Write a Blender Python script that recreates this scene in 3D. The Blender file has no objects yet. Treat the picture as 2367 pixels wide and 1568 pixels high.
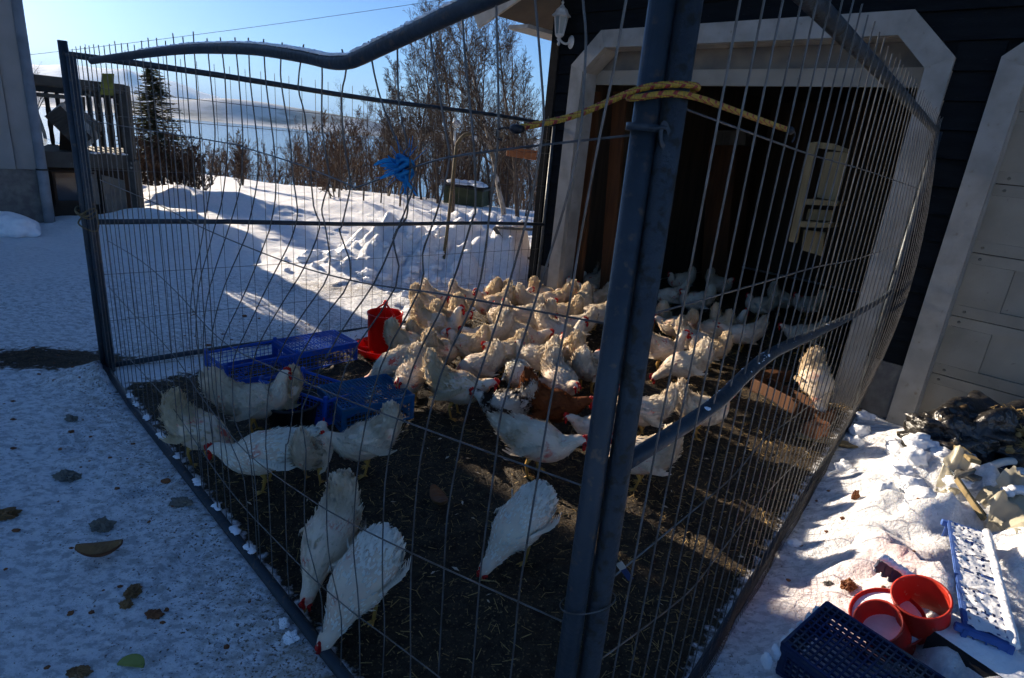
import bpy, math, random
from mathutils import Vector, Matrix, noise

random.seed(11)
SC = bpy.context.scene
COL = SC.collection
PI = math.pi

# ------------------------------------------------------------------ camera, sky, sun, exposure
CAM_H = 1.7
FPX, PW, PH = 1384.0, 2367.0, 1568.0
PITCH = math.atan(457.8 / FPX)
ROLL = math.atan2(400, 4166)
_fw = Vector((0, math.cos(PITCH), -math.sin(PITCH)))
_u0 = Vector((0, math.sin(PITCH), math.cos(PITCH)))
_r0 = Vector((1, 0, 0))
RT = _r0 * math.cos(ROLL) + _u0 * math.sin(ROLL)
DN = _r0 * math.sin(ROLL) - _u0 * math.cos(ROLL)
FW = _fw
CAMP = Vector((0, 0, CAM_H))
cd = bpy.data.cameras.new('camera')
cam = bpy.data.objects.new('camera', cd)
COL.objects.link(cam)
M = Matrix((RT, -DN, -FW)).transposed().to_4x4()
M.translation = CAMP
cam.matrix_world = M
cd.sensor_width = 36.0
cd.lens = FPX / PW * 36.0
cd.clip_start = 0.05
cd.clip_end = 60000
SC.camera = cam

SUN_AZ = math.radians(-47.0)     # from +Y, positive towards +X
SUN_EL = math.radians(13.5)
w = bpy.data.worlds.new('World'); SC.world = w; w.use_nodes = True
nt = w.node_tree; nt.nodes.clear()
sky = nt.nodes.new('ShaderNodeTexSky'); sky.sky_type = 'NISHITA'; sky.sun_disc = False
sky.sun_elevation = SUN_EL; sky.sun_rotation = SUN_AZ
sky.altitude = 30; sky.air_density = 0.8; sky.dust_density = 0.4; sky.ozone_density = 7.0
bg = nt.nodes.new('ShaderNodeBackground'); bg.inputs[1].default_value = 0.05
wo = nt.nodes.new('ShaderNodeOutputWorld')
nt.links.new(sky.outputs[0], bg.inputs[0]); nt.links.new(bg.outputs[0], wo.inputs[0])
sd = bpy.data.lights.new('sun', 'SUN'); sd.energy = 5.0; sd.angle = math.radians(0.5); sd.color = (1.0, 0.85, 0.66)
so = bpy.data.objects.new('sun', sd); COL.objects.link(so)
TOSUN = Vector((math.sin(SUN_AZ) * math.cos(SUN_EL), math.cos(SUN_AZ) * math.cos(SUN_EL), math.sin(SUN_EL)))
so.rotation_euler = TOSUN.to_track_quat('Z', 'Y').to_euler(); so.location = (0, 0, 30)
SC.view_settings.view_transform = 'Standard'; SC.view_settings.look = 'None'
SC.view_settings.exposure = 1.6; SC.view_settings.gamma = 1.0; SC.view_settings.use_curve_mapping = False
SC.cycles.use_adaptive_sampling = True; SC.cycles.adaptive_threshold = 0.03
SC.cycles.use_denoising = True
SC.cycles.max_bounces = 8; SC.cycles.diffuse_bounces = 6; SC.cycles.glossy_bounces = 3
SC.cycles.transmission_bounces = 4; SC.cycles.transparent_max_bounces = 8; SC.cycles.volume_bounces = 0
SC.cycles.sample_clamp_indirect = 6.0

# ------------------------------------------------------------------ measuring helpers (photo pixel at 2367x1568 -> place)
def ray(x, y):
    return (RT * (x - PW / 2) + DN * (y - PH / 2) + FW * FPX).normalized()
def G(x, y, z=0.0):
    d = ray(x, y); return CAMP + d * ((z - CAM_H) / d.z)
def V(x, y, P, Q):
    e = (Q - P); e.z = 0; e.normalize(); n = Vector((-e.y, e.x, 0)); d = ray(x, y)
    p0 = Vector((P.x, P.y, CAM_H))
    return CAMP + d * ((p0 - CAMP).dot(n) / d.dot(n))
def AT(x, y, dist):                      # point on the pixel's ray at a horizontal distance
    d = ray(x, y); return CAMP + d * (dist / math.hypot(d.x, d.y))
def sstep(a, b, t):
    t = min(1, max(0, (t - a) / (b - a))); return t * t * (3 - 2 * t)

# ------------------------------------------------------------------ materials
def mat(name, c1, c2=None, scale=8.0, rough=0.7, bump=0.0, bscale=None, spec=0.3, metal=0.0, detail=5, stretch=None,
        lo=0.35, hi=0.65, trans=0.0, c3=None, c3scale=40, c3lo=0.6, c3hi=0.7, bdist=0.01):
    m = bpy.data.materials.new(name); m.use_nodes = True
    n = m.node_tree.nodes; L = m.node_tree.links
    p = n['Principled BSDF']; p.inputs['Roughness'].default_value = rough
    p.inputs['Metallic'].default_value = metal; p.inputs['Specular IOR Level'].default_value = spec
    tc = n.new('ShaderNodeTexCoord'); vec = tc.outputs['Object']
    oi = n.new('ShaderNodeObjectInfo')
    ad = n.new('ShaderNodeVectorMath'); ad.operation = 'MULTIPLY_ADD'
    L.new(oi.outputs['Random'], ad.inputs[0]); ad.inputs[1].default_value = (7, 5, 9); L.new(vec, ad.inputs[2]); vec = ad.outputs[0]
    if stretch:
        mp = n.new('ShaderNodeMapping'); mp.inputs['Scale'].default_value = stretch; L.new(vec, mp.inputs[0]); vec = mp.outputs[0]
    c2 = c2 or tuple(min(1, k * 0.75) for k in c1)
    def mix(a, b, lo_, hi_, sc, det):
        t = n.new('ShaderNodeTexNoise'); t.inputs['Scale'].default_value = sc; t.inputs['Detail'].default_value = det; L.new(vec, t.inputs[0])
        mr = n.new('ShaderNodeMapRange'); mr.inputs[1].default_value = lo_; mr.inputs[2].default_value = hi_; L.new(t.outputs[0], mr.inputs[0])
        mx = n.new('ShaderNodeMix'); mx.data_type = 'RGBA'; L.new(mr.outputs[0], mx.inputs[0])
        for s, v in ((6, a), (7, b)):
            if isinstance(v, tuple): mx.inputs[s].default_value = (*v, 1)
            else: L.new(v, mx.inputs[s])
        return mx.outputs[2], t.outputs[0]
    out, tx = mix(c1, c2, lo, hi, scale, detail)
    if c3: out, _ = mix(out, c3, c3lo, c3hi, c3scale, 4)
    L.new(out, p.inputs['Base Color'])
    if bump:
        t2 = n.new('ShaderNodeTexNoise'); t2.inputs['Scale'].default_value = bscale or scale * 3; t2.inputs['Detail'].default_value = 6; L.new(vec, t2.inputs[0])
        b = n.new('ShaderNodeBump'); b.inputs['Strength'].default_value = bump; b.inputs['Distance'].default_value = bdist
        L.new(t2.outputs[0], b.inputs['Height']); L.new(b.outputs[0], p.inputs['Normal'])
    if trans:
        tr = n.new('ShaderNodeBsdfTranslucent'); L.new(out, tr.inputs[0])
        ms = n.new('ShaderNodeMixShader'); ms.inputs[0].default_value = trans
        L.new(p.outputs[0], ms.inputs[1]); L.new(tr.outputs[0], ms.inputs[2])
        L.new(ms.outputs[0], n['Material Output'].inputs[0])
    return m

def ground_mat(name):
    """snow that gives way to trodden dirt where the 'dirt' mask (what lies there) says so"""
    m = bpy.data.materials.new(name); m.use_nodes = True
    n = m.node_tree.nodes; L = m.node_tree.links; p = n['Principled BSDF']
    tc = n.new('ShaderNodeTexCoord'); vec = tc.outputs['Object']
    def tex(sc, det=6, rough=0.55):
        t = n.new('ShaderNodeTexNoise'); t.inputs['Scale'].default_value = sc; t.inputs['Detail'].default_value = det
        t.inputs['Roughness'].default_value = rough; L.new(vec, t.inputs[0]); return t.outputs[0]
    def rng(v, a, b, c=0.0, d=1.0):
        r = n.new('ShaderNodeMapRange'); r.inputs[1].default_value = a; r.inputs[2].default_value = b
        r.inputs[3].default_value = c; r.inputs[4].default_value = d; L.new(v, r.inputs[0]); return r.outputs[0]
    def mth(op, a, b):
        r = n.new('ShaderNodeMath'); r.operation = op
        for i, v in ((0, a), (1, b)):
            if isinstance(v, (int, float)): r.inputs[i].default_value = v
            else: L.new(v, r.inputs[i])
        r.use_clamp = False; return r.outputs[0]
    def mix(f, a, b):
        x = n.new('ShaderNodeMix'); x.data_type = 'RGBA'; L.new(f, x.inputs[0])
        for s, v in ((6, a), (7, b)):
            if isinstance(v, tuple): x.inputs[s].default_value = (*v, 1)
            else: L.new(v, x.inputs[s])
        return x.outputs[2]
    at = n.new('ShaderNodeAttribute'); at.attribute_name = 'dirt'; dirt = at.outputs['Fac']
    ap = n.new('ShaderNodeAttribute'); ap.attribute_name = 'soil'; soil = ap.outputs['Fac']
    ak = n.new('ShaderNodeAttribute'); ak.attribute_name = 'pink'; pink = ak.outputs['Fac']
    n1, n2, n3 = tex(3.0), tex(22.0), tex(85.0, 4)
    ms_ = n.new('ShaderNodeMapping'); ms_.inputs['Scale'].default_value = (1.0, 1.45, 1); ms_.inputs['Rotation'].default_value = (0, 0, .25); L.new(tc.outputs['Object'], ms_.inputs[0])
    tr_ = n.new('ShaderNodeTexNoise'); tr_.inputs['Scale'].default_value = 19; tr_.inputs['Detail'].default_value = 9; tr_.inputs['Roughness'].default_value = .68; L.new(ms_.outputs[0], tr_.inputs[0]); n4 = tr_.outputs[0]
    trod_shade = mth('MULTIPLY', rng(n4, .47, .58), rng(dirt, .05, .32))  # grey of trodden snow, mottled in place of the crust's small shadows
    snow = mix(rng(n2, .35, .7), (.88, .88, .89), (.76, .77, .80))
    snow = mix(trod_shade, snow, (.50, .51, .53))
    snow = mix(rng(mth('MULTIPLY', pink, rng(n1, .3, .6)), 0, 1), snow, (.75, .34, .32))
    # crumbs, straw and grit trodden into the snow
    sp = rng(mth('ADD', n3, mth('MULTIPLY', dirt, .24)), .70, .78)
    snow = mix(sp, snow, (.12, .085, .055))
    sm = rng(mth('ADD', mth('MULTIPLY', n2, .7), mth('MULTIPLY', dirt, .50)), .60, .90)
    snow = mix(sm, snow, (.36, .31, .24))
    so1 = mix(rng(n2, .35, .65), (.026, .019, .013), (.062, .045, .028))
    so1 = mix(rng(n3, .58, .68), so1, (.24, .165, .08))
    so1 = mix(rng(tex(140., 2), .3, .42), (.03, .022, .015), so1)
    f = rng(mth('ADD', soil, mth('MULTIPLY', mth('SUBTRACT', n2, .5), .9)), .42, .58)
    L.new(mix(f, snow, so1), p.inputs['Base Color'])
    p.inputs['Subsurface Radius'].default_value = (1.0, .9, .8); p.inputs['Subsurface Scale'].default_value = .05; L.new(rng(f, 0, 1, .55, 0.0), p.inputs['Subsurface Weight'])
    p.inputs['Roughness'].default_value = .62; p.inputs['Specular IOR Level'].default_value = .28
    L.new(rng(f, 0, 1, .34, .12), p.inputs['Specular IOR Level'])
    h = mth('ADD', mth('ADD', mth('MULTIPLY', n2, .8), mth('MULTIPLY', n3, .45)), mth('MULTIPLY', n4, .8))
    b = n.new('ShaderNodeBump'); b.inputs['Strength'].default_value = .9; b.inputs['Distance'].default_value = .04
    L.new(h, b.inputs['Height']); L.new(b.outputs[0], p.inputs['Normal'])
    return m

MAT = {}
def MM(k, *a, **kw):
    MAT[k] = mat(k, *a, **kw)
MAT['ground'] = ground_mat('snow_and_dirt')
MM('snow', (.86, .87, .89), (.76, .78, .82), scale=14, rough=.6, bump=.5, bscale=45, spec=.3, bdist=.012)
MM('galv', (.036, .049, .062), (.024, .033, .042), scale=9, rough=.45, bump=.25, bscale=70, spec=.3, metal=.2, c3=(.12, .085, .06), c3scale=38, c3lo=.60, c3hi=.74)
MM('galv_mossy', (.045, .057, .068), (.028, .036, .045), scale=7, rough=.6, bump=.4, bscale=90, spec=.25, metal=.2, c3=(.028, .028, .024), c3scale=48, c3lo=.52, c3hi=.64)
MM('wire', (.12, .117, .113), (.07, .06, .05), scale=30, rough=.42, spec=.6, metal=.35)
MM('navy', (.0085, .0105, .0125), (.005, .0065, .008), scale=4, rough=.85, bump=.3, bscale=30, spec=.08, stretch=(1, 1, 6), c3=(.03, .032, .034), c3scale=25, c3lo=.68, c3hi=.75)
MM('white_paint', (.31, .295, .265), (.22, .21, .185), scale=6, rough=.6, bump=.15, bscale=35, c3=(.20, .17, .13), c3scale=24, c3lo=.66, c3hi=.78)
MM('door_paint', (.29, .262, .212), (.215, .195, .155), scale=3, rough=.6, bump=.15, bscale=30, c3=(.16, .13, .10), c3scale=34, c3lo=.69, c3hi=.76)
MM('concrete', (.17, .165, .15), (.11, .105, .10), scale=12, rough=.9, bump=.5, bscale=50)
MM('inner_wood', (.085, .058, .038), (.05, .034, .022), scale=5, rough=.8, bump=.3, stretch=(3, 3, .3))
MM('dark_wood', (.045, .032, .022), (.025, .018, .013), scale=5, rough=.8, bump=.3, stretch=(1, 1, .2))
MM('orange_wood', (.12, .048, .018), (.075, .03, .012), scale=6, rough=.6, bump=.2, stretch=(4, 4, .4))
MM('pale_wood', (.26, .195, .095), (.18, .13, .06), scale=6, rough=.75, bump=.25, stretch=(5, 5, .5))
MM('grey_wood', (.17, .16, .14), (.10, .093, .08), scale=6, rough=.85, bump=.4, stretch=(3, 3, .5))
MM('balcony_wood', (.060, .058, .050), (.038, .036, .031), scale=6, rough=.8, bump=.3, c3=(.30, .27, .22), c3scale=9, c3lo=.66, c3hi=.72)
MM('siding', (.25, .25, .24), (.21, .21, .20), scale=3, rough=.65, bump=.1, bscale=30)
MM('pipe_grey', (.22, .235, .25), (.16, .17, .185), scale=6, rough=.5)
MM('glass_dark', (.03, .04, .05), (.02, .03, .04), scale=2, rough=.08, spec=.6)
MM('black', (.012, .012, .014), (.02, .02, .022), scale=10, rough=.5, bump=.2)
MM('white_metal', (.47, .46, .43), (.37, .36, .33), scale=12, rough=.4, bump=.1)
MM('lamp_glass', (.25, .30, .30), (.20, .25, .25), scale=5, rough=.15, spec=.6, trans=.35)
MM('red_plastic', (.80, .030, .015), (.70, .022, .012), scale=6, rough=.35, spec=.45, trans=.5)
MM('red_worn', (.60, .050, .028), (.50, .035, .02), scale=8, rough=.45, spec=.4, trans=.25, c3=(.50, .32, .20), c3scale=45, c3lo=.66, c3hi=.72)
MM('blue_plastic', (.008, .115, .58), (.007, .085, .44), scale=8, rough=.45, spec=.4, trans=.25, c3=(.16, .15, .14), c3scale=11, c3lo=.56, c3hi=.76)
MM('teal_plastic', (.012, .15, .33), (.010, .10, .25), scale=8, rough=.5, trans=.2, c3=(.16, .17, .16), c3scale=11, c3lo=.56, c3hi=.76)
MM('navy_plastic', (.012, .028, .10), (.008, .02, .06), scale=8, rough=.5, spec=.35, c3=(.09, .09, .095), c3scale=10, c3lo=.52, c3hi=.74)
MM('pale_blue_plastic', (.09, .18, .50), (.07, .14, .40), scale=8, rough=.45, trans=.2)
MM('twine_blue', (.03, .34, .68), (.02, .24, .55), scale=50, rough=.5, trans=.5)
MM('lime', (.24, .27, .07), (.18, .21, .05), scale=20, rough=.6)
MM('bread', (.24, .13, .055), (.13, .07, .03), scale=18, rough=.9, bump=.6, bscale=60, c3=(.45, .33, .2), c3scale=15)
MM('crust', (.22, .085, .03), (.14, .05, .02), scale=14, rough=.7, bump=.4)
MM('moss_green', (.15, .165, .03), (.09, .10, .025), scale=9, rough=.8, bump=.3)
MM('tarp_green', (.07, .075, .03), (.04, .045, .02), scale=5, rough=.7)
MM('straw', (.48, .33, .13), (.27, .18, .07), scale=20, rough=.8, trans=.2)
MM('bag', (.016, .015, .015), (.03, .027, .024), scale=6, rough=.25, spec=.6, bump=1.0, bscale=11, bdist=.05, c3=(.20, .13, .06), c3scale=7, c3lo=.60, c3hi=.68)
MM('plastic_sheet', (.62, .57, .44), (.50, .46, .35), scale=4, rough=.3, spec=.5, trans=.4)
MM('pvc_white', (.70, .69, .64), (.58, .57, .52), scale=8, rough=.4)
MM('roofing', (.06, .06, .06), scale=6, rough=.9)
MM('birch_bark', (.33, .30, .27), (.13, .115, .10), scale=10, rough=.9, bump=.3, stretch=(1, 1, .6), c3=(.03, .027, .025), c3scale=9, c3lo=.6, c3hi=.66)
MM('twig', (.085, .064, .050), (.055, .042, .034), scale=10, rough=.9)
MM('twig_red', (.105, .066, .044), (.07, .045, .03), scale=8, rough=.9)
MM('needle', (.045, .06, .028), (.08, .08, .036), scale=4, rough=.8, trans=.2)
MM('feather_white', (.77, .70, .58), (.58, .48, .35), scale=9, rough=.85, spec=.12, trans=.42, c3=(.33, .23, .13), c3scale=13, c3lo=.63, c3hi=.78)
MM('feather_clean', (.83, .81, .74), (.74, .70, .60), scale=6, rough=.8, spec=.15, trans=.35)
MM('feather_cream', (.73, .62, .45), (.55, .43, .27), scale=9, rough=.85, spec=.12, trans=.42, c3=(.30, .17, .07), c3scale=13, c3lo=.62, c3hi=.78)
MM('feather_pied', (.60, .55, .47), (.035, .022, .015), scale=7, rough=.8, spec=.15, trans=.25, lo=.46, hi=.54)
MM('feather_rust', (.20, .062, .018), (.12, .034, .010), scale=9, rough=.75, spec=.2, trans=.3)
MM('skin', (.60, .46, .35), (.66, .57, .44), scale=9, rough=.7, c3=(.50, .10, .07), c3scale=10, c3lo=.60, c3hi=.70)
MM('comb_red', (.50, .015, .012), (.36, .01, .01), scale=30, rough=.5, bump=.4, trans=.2)
MM('horn', (.50, .30, .08), (.40, .22, .05), scale=20, rough=.5)
MM('eye', (.02, .012, .008), scale=5, rough=.15, spec=.6)
MM('brick_clay', (.36, .15, .065), (.26, .10, .045), scale=9, rough=.8, bump=.3)
MM('grey_board', (.19, .165, .13), (.11, .105, .095), scale=5, rough=.8)
MM('rope_dirty', (.16, .12, .06), (.10, .075, .04), scale=40, rough=.8)

def bungee_mat():
    m = bpy.data.materials.new('bungee'); m.use_nodes = True; n = m.node_tree.nodes; L = m.node_tree.links; p = n['Principled BSDF']
    at = n.new('ShaderNodeAttribute'); at.attribute_name = 'along'
    s = n.new('ShaderNodeSeparateXYZ'); L.new(at.outputs['Vector'], s.inputs[0])
    a = n.new('ShaderNodeMath'); a.operation = 'MULTIPLY_ADD'; a.inputs[1].default_value = 42.0; L.new(s.outputs[0], a.inputs[0])
    L.new(s.outputs[1], a.inputs[2])
    fr = n.new('ShaderNodeMath'); fr.operation = 'FRACT'; L.new(a.outputs[0], fr.inputs[0])
    gt = n.new('ShaderNodeMath'); gt.operation = 'LESS_THAN'; gt.inputs[1].default_value = .30; L.new(fr.outputs[0], gt.inputs[0])
    mx = n.new('ShaderNodeMix'); mx.data_type = 'RGBA'; L.new(gt.outputs[0], mx.inputs[0])
    mx.inputs[6].default_value = (.38, .22, .018, 1); mx.inputs[7].default_value = (.25, .025, .015, 1)
    wv = n.new('ShaderNodeMath'); wv.operation = 'SINE'; w2 = n.new('ShaderNodeMath'); w2.operation = 'MULTIPLY'; w2.inputs[1].default_value = 1300
    L.new(s.outputs[0], w2.inputs[0]); L.new(w2.outputs[0], wv.inputs[0])
    b = n.new('ShaderNodeBump'); b.inputs['Strength'].default_value = .5; b.inputs['Distance'].default_value = .002
    L.new(wv.outputs[0], b.inputs['Height']); L.new(b.outputs[0], p.inputs['Normal'])
    L.new(mx.outputs[2], p.inputs['Base Color']); p.inputs['Roughness'].default_value = .6
    return m
MAT['bungee'] = bungee_mat()

# ------------------------------------------------------------------ mesh helpers
def empty(name, loc=(0, 0, 0), rz=0.0):
    o = bpy.data.objects.new(name, None); COL.objects.link(o); o.location = loc; o.rotation_euler = (0, 0, rz); return o
def tag(o, label=None, cat=None, group=None, kind=None):
    if label: o['label'] = label
    if cat: o['category'] = cat
    if group: o['group'] = group
    if kind: o['kind'] = kind
    return o

class MB:
    def __init__(s): s.v = []; s.f = []; s.m = []; s.mi = 0; s.attr = []
    def add(s, vs, fs):
        b = len(s.v); s.v += [Vector(v) for v in vs]; s.f += [tuple(i + b for i in f) for f in fs]; s.m += [s.mi] * len(fs); return s
    def box(s, c, size, R=None, bev=0.0):
        hx, hy, hz = (k / 2 for k in size); c = Vector(c)
        if bev <= 0:
            vs = [Vector((x, y, z)) for z in (-hz, hz) for y in (-hy, hy) for x in (-hx, hx)]
            fs = [(0, 2, 3, 1), (4, 5, 7, 6), (0, 1, 5, 4), (2, 6, 7, 3), (0, 4, 6, 2), (1, 3, 7, 5)]
        else:
            b = min(bev, hx * .9, hy * .9, hz * .9); vs = []; fs = []
            idx = {}
            for sx in (-1, 1):
                for sy in (-1, 1):
                    for sz in (-1, 1):
                        for ax in range(3):
                            q = [sx * (hx - b), sy * (hy - b), sz * (hz - b)]
                            q[ax] = (sx * hx, sy * hy, sz * hz)[ax]
                            idx[(sx, sy, sz, ax)] = len(vs); vs.append(Vector(q))
            g = lambda a, b_, c_, ax: idx[(a, b_, c_, ax)]
            for sg in (-1, 1):
                fs.append(tuple(g(sg, y, z, 0) for y, z in ((-1, -1), (1, -1), (1, 1), (-1, 1))))
                fs.append(tuple(g(x, sg, z, 1) for x, z in ((-1, -1), (1, -1), (1, 1), (-1, 1))))
                fs.append(tuple(g(x, y, sg, 2) for x, y in ((-1, -1), (1, -1), (1, 1), (-1, 1))))
            for a in (-1, 1):
                for b2 in (-1, 1):
                    fs.append((g(a, b2, -1, 0), g(a, b2, -1, 1), g(a, b2, 1, 1), g(a, b2, 1, 0)))
                    fs.append((g(a, -1, b2, 0), g(a, -1, b2, 2), g(a, 1, b2, 2), g(a, 1, b2, 0)))
                    fs.append((g(-1, a, b2, 1), g(-1, a, b2, 2), g(1, a, b2, 2), g(1, a, b2, 1)))
                    for c2 in (-1, 1): fs.append((g(a, b2, c2, 0), g(a, b2, c2, 1), g(a, b2, c2, 2)))
        if R is not None: vs = [R @ v for v in vs]
        return s.add([v + c for v in vs], fs)
    def beam(s, p, q, wd, ht, up=(0, 0, 1), bev=0.0):
        p, q = Vector(p), Vector(q); d = q - p; ln = d.length; d.normalize(); up = Vector(up)
        if abs(d.dot(up)) > .98: up = Vector((0, 1, 0)) if abs(d.y) < .9 else Vector((1, 0, 0))
        y = up.cross(d).normalized(); z = d.cross(y)
        return s.box((p + q) / 2, (ln, wd, ht), Matrix((d, y, z)).transposed(), bev)
    def tube(s, pts, r, n=8, caps=True):
        pts = [Vector(p) for p in pts]; k = len(pts)
        rs = r if isinstance(r, (list, tuple)) else [r] * k
        t0 = (pts[1] - pts[0]).normalized()
        a = Vector((0, 0, 1)) if abs(t0.z) < .9 else Vector((1, 0, 0))
        u = t0.cross(a).normalized(); vs = []; fs = []
        for i in range(k):
            t = (pts[min(i + 1, k - 1)] - pts[max(i - 1, 0)])
            if t.length < 1e-9: t = t0
            t = t.normalized(); u = (u - t * u.dot(t)); u.normalize(); v = t.cross(u)
            for j in range(n):
                an = 2 * PI * j / n; vs.append(pts[i] + (u * math.cos(an) + v * math.sin(an)) * rs[i])
        for i in range(k - 1):
            for j in range(n):
                j2 = (j + 1) % n; fs.append((i * n + j, i * n + j2, (i + 1) * n + j2, (i + 1) * n + j))
        if caps: fs += [tuple(range(n - 1, -1, -1)), tuple(range((k - 1) * n, k * n))]
        return s.add(vs, fs)
    def lathe(s, prof, n=24, c=(0, 0, 0), R=None, ang=2 * PI):
        c = Vector(c); vs = []; fs = []; k = len(prof)
        for r, z in prof:
            for j in range(n):
                a = 2 * PI * j / n; v = Vector((r * math.cos(a), r * math.sin(a), z))
                vs.append((R @ v if R is not None else v) + c)
        for i in range(k - 1):
            for j in range(n):
                j2 = (j + 1) % n; fs.append((i * n + j, i * n + j2, (i + 1) * n + j2, (i + 1) * n + j))
        return s.add(vs, fs)
    def prism(s, poly, d):          # poly: list of Vectors (planar), extruded by vector d
        k = len(poly); d = Vector(d); vs = [Vector(p) for p in poly] + [Vector(p) + d for p in poly]
        fs = [tuple(range(k - 1, -1, -1)), tuple(range(k, 2 * k))] + [(i, (i + 1) % k, k + (i + 1) % k, k + i) for i in range(k)]
        return s.add(vs, fs)
    def blob(s, c, r, nz=.25, freq=3.0, seed=0, sub=2, flat=1.0):
        ico = ico_sphere(sub); c = Vector(c); r = Vector(r) if not isinstance(r, (int, float)) else Vector((r, r, r))
        vs = []
        for v in ico[0]:
            k = 1 + nz * noise.noise(v * freq + Vector((seed * 3.1, seed * 1.7, seed)))
            vs.append(Vector((v.x * r.x * k, v.y * r.y * k, (v.z if v.z > 0 else v.z * flat) * r.z * k)) + c)
        return s.add(vs, ico[1])
    def build(s, name, m, parent=None, smooth=False, org=None):
        me = bpy.data.meshes.new(name)
        o0 = Vector(org) if org is not None else (parent_loc(parent) if parent else Vector((0, 0, 0)))
        me.from_pydata([tuple(v - o0) for v in s.v], [], s.f)
        for k in (m if isinstance(m, (list, tuple)) else [m]): me.materials.append(MAT[k] if isinstance(k, str) else k)
        if isinstance(m, (list, tuple)): me.polygons.foreach_set('material_index', s.m)
        if smooth: me.polygons.foreach_set('use_smooth', [True] * len(s.f))
        me.update()
        o = bpy.data.objects.new(name, me); COL.objects.link(o)
        if parent: o.parent = parent
        elif org is not None: o.location = org
        return o
def parent_loc(p):
    l = Vector(p.location); q = p.parent
    while q: l = l + Vector(q.location); q = q.parent
    return l
_ico = {}
def ico_sphere(sub):
    if sub in _ico: return _ico[sub]
    t = (1 + 5 ** .5) / 2
    v = [Vector(p).normalized() for p in ((-1, t, 0), (1, t, 0), (-1, -t, 0), (1, -t, 0), (0, -1, t), (0, 1, t), (0, -1, -t), (0, 1, -t), (t, 0, -1), (t, 0, 1), (-t, 0, -1), (-t, 0, 1))]
    f = [(0, 11, 5), (0, 5, 1), (0, 1, 7), (0, 7, 10), (0, 10, 11), (1, 5, 9), (5, 11, 4), (11, 10, 2), (10, 7, 6), (7, 1, 8), (3, 9, 4), (3, 4, 2), (3, 2, 6), (3, 6, 8), (3, 8, 9), (4, 9, 5), (2, 4, 11), (6, 2, 10), (8, 6, 7), (9, 8, 1)]
    for _ in range(sub):
        c = {}; nf = []
        def mid(a, b):
            k = (min(a, b), max(a, b))
            if k not in c: c[k] = len(v); v.append(((v[a] + v[b]) / 2).normalized())
            return c[k]
        for a, b, d in f:
            x, y, z = mid(a, b), mid(b, d), mid(d, a); nf += [(a, x, z), (b, y, x), (d, z, y), (x, y, z)]
        f = nf
    _ico[sub] = (v, f); return _ico[sub]
def smooth_path(pts, sub=5):
    pts = [Vector(p) for p in pts]; out = []
    for i in range(len(pts) - 1):
        p0, p1, p2, p3 = pts[max(i - 1, 0)], pts[i], pts[i + 1], pts[min(i + 2, len(pts) - 1)]
        for k in range(sub):
            t = k / sub
            out.append(.5 * ((2 * p1) + (p2 - p0) * t + (2 * p0 - 5 * p1 + 4 * p2 - p3) * t * t + (3 * p1 - p0 - 3 * p2 + p3) * t ** 3))
    out.append(pts[-1]); return out

# ------------------------------------------------------------------ the measured plan
L0 = G(245, 857)                        # far left fence post
N0 = Vector((0.17, 0.89, 0.0))          # near double post
B0 = Vector((0.222, 0.905, 0.0)); BQ = Vector((2.61, 4.16, 0.0))
C1 = G(1238, 697)                       # back fence end at the garage corner
WP, WQ = G(1240, 695), G(2050, 965)     # foot of the garage front
WE = (WQ - WP).normalized(); WN = Vector((WE.y, -WE.x, 0))   # along the wall, out of the wall
def W(u, z, off=0.0): return WP + WE * u + WN * off + Vector((0, 0, z))
HC = G(118, 527)                        # corner of the left house
BP = G(320, 520)                        # balcony post
eB = (BQ - B0).normalized(); nB = Vector((eB.y, -eB.x, 0))
eA = (N0 - L0).normalized(); eC = (C1 - L0).normalized()

def inpen(x, y):
    poly = [(L0.x - .02, L0.y - .05), (N0.x, N0.y), (BQ.x + .06, BQ.y), (WP.x + 2.9 * WE.x - 5 * WN.x, WP.y + 2.9 * WE.y - 5 * WN.y), (WP.x - 5 * WN.x, WP.y - 5 * WN.y), (C1.x, C1.y)]
    c = False; j = len(poly) - 1
    for i in range(len(poly)):
        xi, yi = poly[i]; xj, yj = poly[j]
        if (yi > y) != (yj > y) and x < (xj - xi) * (y - yi) / (yj - yi) + xi: c = not c
        j = i
    return c
def segd(x, y, P, Q):
    p = Vector((x - P.x, y - P.y)); e = Vector((Q.x - P.x, Q.y - P.y)); t = max(0, min(1, p.dot(e) / e.length_squared)); return (p - e * t).length
def pend(x, y):                          # + inside, - outside
    d = min(segd(x, y, L0, N0), segd(x, y, B0, BQ), segd(x, y, L0, C1))
    return d if inpen(x, y) else -d
_rs = random.Random(4); PRINTS = []
for _ in range(26):                       # boot prints trodden across the yard in front of the fence
    a_ = _rs.uniform(-.5, .6); x0_, y0_ = _rs.uniform(-4.6, -.6), _rs.uniform(1.2, 6.6)
    for k_ in range(3): PRINTS.append((x0_ + math.sin(a_) * .55 * k_ + (.09 if k_ % 2 else -.09), y0_ + math.cos(a_) * .55 * k_, a_ + _rs.gauss(0, .15)))
PGRID = {}
for q_ in PRINTS: 
    for ix_ in (-1, 0, 1):
        for iy_ in (-1, 0, 1): PGRID.setdefault((int(q_[0] // .4) + ix_, int(q_[1] // .4) + iy_), []).append(q_)
def prints(x, y):
    z = 0.0
    for px, py, a in PGRID.get((int(x // .4), int(y // .4)), ()):
        dx, dy = x - px, y - py; u, v = dx * math.cos(a) - dy * math.sin(a), dx * math.sin(a) + dy * math.cos(a)
        q = (u / .062) ** 2 + (v / .155) ** 2
        if q < 2.2: z += -.026 * max(0, 1 - q) + .010 * math.exp(-((q - 1.35) / .4) ** 2)
    return z
NF = lambda x, y, s, o=0.0: noise.noise(Vector((x * s + o, y * s - o, o * .37)))
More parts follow.
